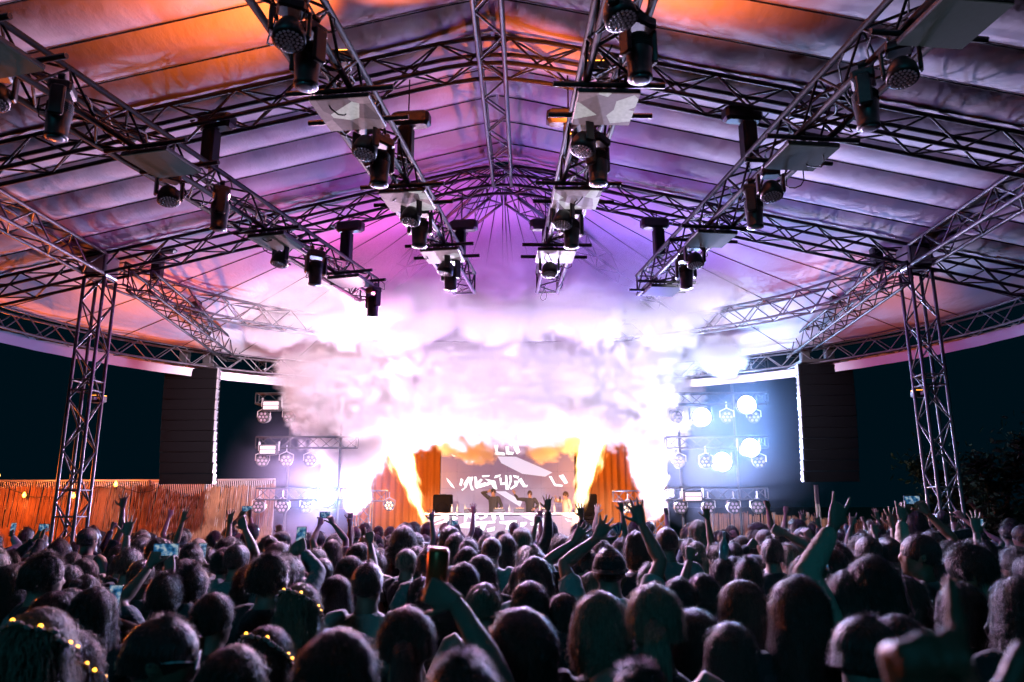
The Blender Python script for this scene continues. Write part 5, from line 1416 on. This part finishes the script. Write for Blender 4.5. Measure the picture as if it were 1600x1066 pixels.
# ---- the out-of-focus hand close to the camera
near_base = Vector((.56, .34, 0))
cu = {'R': (REST(1), 'relaxed'), 'L': (tuple(local(Vector((.345, .69, 1.875)), near_base, 0, 1.0)), 'point'), 'head': (0, 0, 0), 'pn': (0, -1, 0)}
person(near_base, 0, 1.735, 'down', 'short', 'dark', 'short', 'black', 2, 'out-of-focus hand with a lifted finger close to the camera at the lower right', 'people in the crowd', None, True, cu)
TAKEN.append((.56, .34)); TAKEN.append((0, 0))
# ---- the rest of the crowd: rows of people back to the stage
LOOK = [('long', .16), ('wavy', .11), ('bob', .08), ('curly', .07), ('short', .22), ('crop', .16), ('quiff', .08), ('pony', .07), ('bun', .05)]
def pick(r, tab):
    x = r.random() * sum(w for _, w in tab)
    for k, w in tab:
        x -= w
        if x <= 0: return k
    return tab[0][0]
PT = [('down', .44), ('down_l', .18), ('down_r', .18), ('right_up', .035), ('left_up', .03), ('left_fist', .03), ('both_up', .02), ('bent', .05), ('phone', .03), ('phone_high', .015)]
PTXT = {'down': 'seen from behind', 'down_l': 'head turned left', 'down_r': 'head turned right', 'right_up': 'right hand held open overhead', 'left_up': 'left hand up in a horns sign', 'left_fist': 'left fist in the air', 'both_up': 'both arms thrown up', 'bent': 'arms bent at shoulder height', 'phone': 'filming with a phone', 'phone_high': 'holding a phone overhead'}
HTXT = {'long': 'long %s hair', 'wavy': 'wavy %s hair', 'bob': 'chin-length %s hair', 'curly': 'curly %s hair', 'short': 'short %s hair', 'crop': 'cropped %s hair', 'quiff': 'tousled %s hair', 'pony': '%s ponytail', 'bun': '%s hair in a bun'}
CTXT = {'black': 'black', 'dark': 'dark brown', 'brown': 'brown', 'blond': 'blond', 'auburn': 'reddish'}
rr = random.Random(42)
def where(p):
    q = ROT.transposed() @ (p - CAMP); sx = 800 + FPX * q.x / -q.z
    side = 'far left' if sx < 260 else 'left' if sx < 560 else 'left of the booth' if sx < 720 else 'before the booth' if sx < 900 else 'right of the booth' if sx < 1080 else 'right' if sx < 1350 else 'far right'
    row = 'in the middle rows' if p.y < 7.2 else 'in the farther rows' if p.y < 10 else 'near the stage'
    return side, row
cand = 0; made = 0; LABS = set()
while cand < 9000 and made < 290:
    cand += 1
    y = 4.8 + (13.2 - 4.8) * rr.random() ** .85
    x = rr.uniform(-.78 * y - .3, .74 * y + .3)
    if y > 15.3 and (x < -5.2 or x > 4.6): continue
    if x < -9.5 or x > 9.2: continue
    if y > (10.8 if x < -2.5 else 12.6): continue
    if any(abs(x - (XC + s * 5.8)) < .5 and abs(y - 10) < .5 for s in (-1, 1)): continue
    md = .36 + .008 * y
    if any((x - a) ** 2 + (y - b) ** 2 < md * md for a, b in TAKEN): continue
    TAKEN.append((x, y)); made += 1
    hs = pick(rr, LOOK); hc = pick(rr, [('black', .3), ('dark', .35), ('brown', .2), ('blond', .13), ('auburn', .04)])
    pz = pick(rr, PT) if y > 5 else pick(rr, PT[:3]); tc_ = pick(rr, [('black', .45), ('navy', .12), ('white', .1), ('grey', .14), ('teal', .06), ('red', .03), ('beige', .05), ('pink', .03), ('denim', .05)])
    h = min(1.88, max(1.55, rr.gauss(1.70, .075))); yaw = rr.gauss(0, 24) + (-.9 * x)
    tp = pick(rr, [('short', .65), ('long', .25), ('none', .1)])
    cp_ = None
    if hs in ('short', 'crop') and rr.random() < .16: cp_ = rr.random() < .5
    side, row = where(Vector((x, y, 1.7)))
    lab = 'person with %s%s and a %s top, %s, %s %s' % (HTXT[hs] % CTXT[hc], ' under a cap' if cp_ is not None else '', tc_, PTXT[pz], side, row)
    w_ = lab.split()
    if len(w_) > 16: lab = '%s, %s top, %s, %s %s' % (HTXT[hs] % CTXT[hc], tc_, PTXT[pz], side, row)
    if len(lab.split()) > 16: lab = '%s, %s top, %s, %s' % (HTXT[hs] % CTXT[hc], tc_, PTXT[pz], side)
    if lab in LABS or len(lab.split()) > 16:      # tell it apart by the nearest person described above
        nb = min(NAMED, key=lambda t: (t[0] - x) ** 2 + (t[1] - y) ** 2)
        lab = '%s, %s top, %s the %s' % (HTXT[hs] % CTXT[hc], tc_, 'behind' if y < nb[1] else 'beyond', ' '.join(nb[2].split(',')[0].split()[:8]))
        lab = ' '.join(lab.split()[:16])
        if lab in LABS: lab = '%s, %s top, %s, %s of the %s' % (HTXT[hs] % CTXT[hc], tc_, PTXT[pz], 'left' if x < nb[0] else 'right', ' '.join(nb[2].split(',')[0].split()[:5])); lab = ' '.join(lab.split()[:16])
    LABS.add(lab)
    o = person(Vector((x, y, 0)), yaw, h, pz, hs, hc, tp, tc_, pick(rr, [(0, .6), (1, .28), (2, .12)]), lab, 'people in the crowd', cp_)
    if pz in ('phone', 'phone_high'):
        c = Vector(POSES[pz]['hand_R'])
        if pz == 'phone_high': c = (c + Vector(POSES[pz]['hand_L'])) / 2
        c = o.matrix_basis @ (c + Vector((0, -.005, .05)))
        phone(c, yaw, -8, 'lit phone above %s, %s top, %s' % (HTXT[hs] % CTXT[hc], tc_, side), pz == 'phone_high')
# ---- phones, cans, crowns held or worn by the people listed above
def held(rec, k, dz=.05): return rec[0].matrix_basis @ (Vector(rec[3]['hand_' + k]) + Vector((0, 0, dz)))
phone(held(ph1, 'R'), -4, -12, 'brightest phone, its blue screen tilted, at the lower left')
phone((held(ph2, 'R') + held(ph2, 'L')) / 2, -8, -10, 'phone held sideways at the left below the fence', True)
phone(held(ph3, 'R'), -4, -6, 'phone with a dark blue screen, left of centre below the fence')
phone((held(ph4, 'R') + held(ph4, 'L')) / 2, -6, -8, 'phone with a bright blue screen raised left of the pale T-shirt')
phone(held(ph6, 'R'), -4, -8, 'upright lit phone right of centre below the horns hand')
q = atY(1283, 876, 4.6); phone(q, 0, -10, 'small lit phone beside the smooth long blond hair')
M_CAN = mat('copper_can', (.42, .14, .06), .3, .6)
c = held(can_p, 'R', .005) + Vector((0, .012, 0))
can = empty('drink_can', c, 'copper-coloured drink can held up in the middle of the crowd', 'can')
can.rotation_euler = (R(4), R(4), 0)
MB().lathe([(.024, -.02), (.032, -.012), (.032, .105), (.026, .118), (.024, .116)], 20).build('body', M_CAN, can, True)
MB().lathe([(.023, .1165), (.010, .117)], 16).build('lid', M_STEEL, can, True)
bo = obj('bottle', bm_, None, None, Matrix.Translation(atY(1131, 884, 5.6)) @ Matrix.Rotation(R(4), 4, 'Y')); tag(bo, 'clear water bottle held up right of centre', 'bottle')
M_FLOWER = mat('crown_flower', (.55, .36, .38), .7); M_LED = mat('crown_led', (.9, .5, .1), .3, emit=(1.0, .42, .03), es=7)
def flower_crown(rec, tilt, label):
    """a garland of small flowers and warm lights round the head"""
    o, base, h, cu = rec; hc_ = o.matrix_basis @ (HEADC + Vector((0, -.004, .035)))
    r = empty('flower_crown', hc_, label, 'flower crown', 'lit flower crowns'); r.rotation_euler = (R(tilt), R(6), o.rotation_euler[2])
    rnd = random.Random(int(base.x * 1000)); n = 22
    wire = []
    for k in range(25):
        g = 2 * PI * k / 24; wire.append(Vector((.104 * math.cos(g), .128 * math.sin(g), 0)))
    MB().tube(wire, .004, 5, False).build('wire', mat('crown_wire', (.05, .08, .03), .7), r)
    for k in range(n):
        g = 2 * PI * k / n + rnd.uniform(-.06, .06); p = Vector((.106 * math.cos(g), .130 * math.sin(g), rnd.uniform(-.006, .008)))
        f = MB(); rr_ = rnd.uniform(.010, .016)
        for q in range(5):
            a = 2 * PI * q / 5; ell(f, p + Vector((math.cos(a) * rr_ * .6, math.sin(a) * rr_ * .6, 0)), (rr_ * .55, rr_ * .55, rr_ * .4), 6, 5)
        f.build('flower', M_FLOWER, r, True)
        if k % 3 == 0: ell(MB(), p * 1.05 + Vector((0, 0, .006)), (.0065, .0065, .0065), 8, 6).build('light', M_LED, r, True)
flower_crown(crown_a, -38, 'lit flower crown on the blond hair in the lower left corner')
flower_crown(crown_b, -30, 'lit flower crown on the black hair at the lower left')
flower_crown(crown_c, -42, 'lit flower crown on dark hair behind the brown-haired head')
flower_crown(crown_d, -40, 'lit flower crown on blond hair left of the pale T-shirt')
# striped hand fan
q = atY(968, 838, 9.5)
fn = empty('hand_fan', q, 'blue and white striped folding fan held up below the DJ booth', 'fan'); fn.rotation_euler = (0, 0, R(8))
M_FW = mat('fan_white', (.75, .75, .8), .7); M_FB = mat('fan_blue', (.03, .06, .25), .7)
for k in range(11):
    a0, a1 = R(60 + 15 * k) , R(60 + 15 * (k + 1)); vs = []
    for a in (a0, a1):
        for r_ in (.03, .17): vs.append((r_ * math.cos(a) * .7, .006 * (a == a0), r_ * math.sin(a)))
    vs += [(x_, y_ + .004, z_) for x_, y_, z_ in vs]
    MB().add(vs, [(0, 1, 3, 2), (4, 6, 7, 5), (0, 2, 6, 4), (1, 5, 7, 3), (0, 4, 5, 1), (2, 3, 7, 6)]).build('leaf', M_FW if k % 2 else M_FB, fn)
# performers on the stage
def performer(px, py, Y, yaw, cu, hair, hc, tc_, lab, sk=0):
    q = atY(px, py, Y); h = q.z - 1.0
    person(Vector((q.x, Y, 1.0)), yaw, max(1.45, min(1.85, h)), 'down', hair, hc, 'long', tc_, sk, lab, 'performers on the stage', None, False, cu, True)
performer(771, 763, 22.7, 150, {'R': ((.10, .16, 1.62), 'relaxed'), 'L': (REST(-1), 'relaxed'), 'head': (20, -6, 0)}, 'crop', 'black', 'black', 'performer in black holding a hand to the face behind the booth')
performer(828, 766, 22.7, 165, {'R': ((.55, .16, 1.62), 'open'), 'L': ((-.25, .30, 1.10), 'relaxed'), 'head': (0, -14, 0)}, 'crop', 'brown', 'black', 'performer in black leaning over the booth with one arm stretched out')
performer(884, 768, 22.5, 120, {'R': ((.10, .36, 1.50), 'hold'), 'L': (REST(-1), 'relaxed'), 'head': (0, -6, 0)}, 'short', 'brown', 'beige', 'person lit orange at the right end of the booth holding up a phone')
q = atY(875, 780, 22.2); phone(q, 120, 0, 'phone of the orange-lit person at the right end of the booth')

bpy.data.scenes.remove(TMP)

# ================================================================== thin blue haze added round the lamp wings to imitate lamp glow
def glow_haze(c, r, dens, col, name):
    """a pocket of haze added for lamp glow, thinning to nothing at its edge"""
    m = MB(); ell(m, (0, 0, 0), (1, 1, 1), 28, 18)
    o = m.build('lamp_glow_haze', None, None, True, Matrix.Translation(c) @ Matrix.Diagonal((*r, 1)))
    mv, pv, nt = vol_mat(name, col, dens, 0.5)
    tc = nt.nodes.new('ShaderNodeTexCoord'); g = nt.nodes.new('ShaderNodeTexGradient'); g.gradient_type = 'SPHERICAL'
    mm = nt.nodes.new('ShaderNodeMath'); mm.operation = 'MULTIPLY'; mm.inputs[1].default_value = dens
    nt.links.new(tc.outputs['Object'], g.inputs[0]); nt.links.new(g.outputs['Fac'], mm.inputs[0]); nt.links.new(mm.outputs[0], pv.inputs['Density'])
    mv.cycles.volume_step_rate = .5
    o.data.materials.append(mv); tag(o, kind='stuff')
glow_haze(atY(1135, 660, 15.6), (2.6, 1.6, 2.4), 0.075, (.55, .75, 1.0), 'blue_glow_haze')
glow_haze(atY(500, 745, 15.6), (2.2, 1.4, 2.0), 0.07, (.75, .75, 1.0), 'violet_glow_haze')
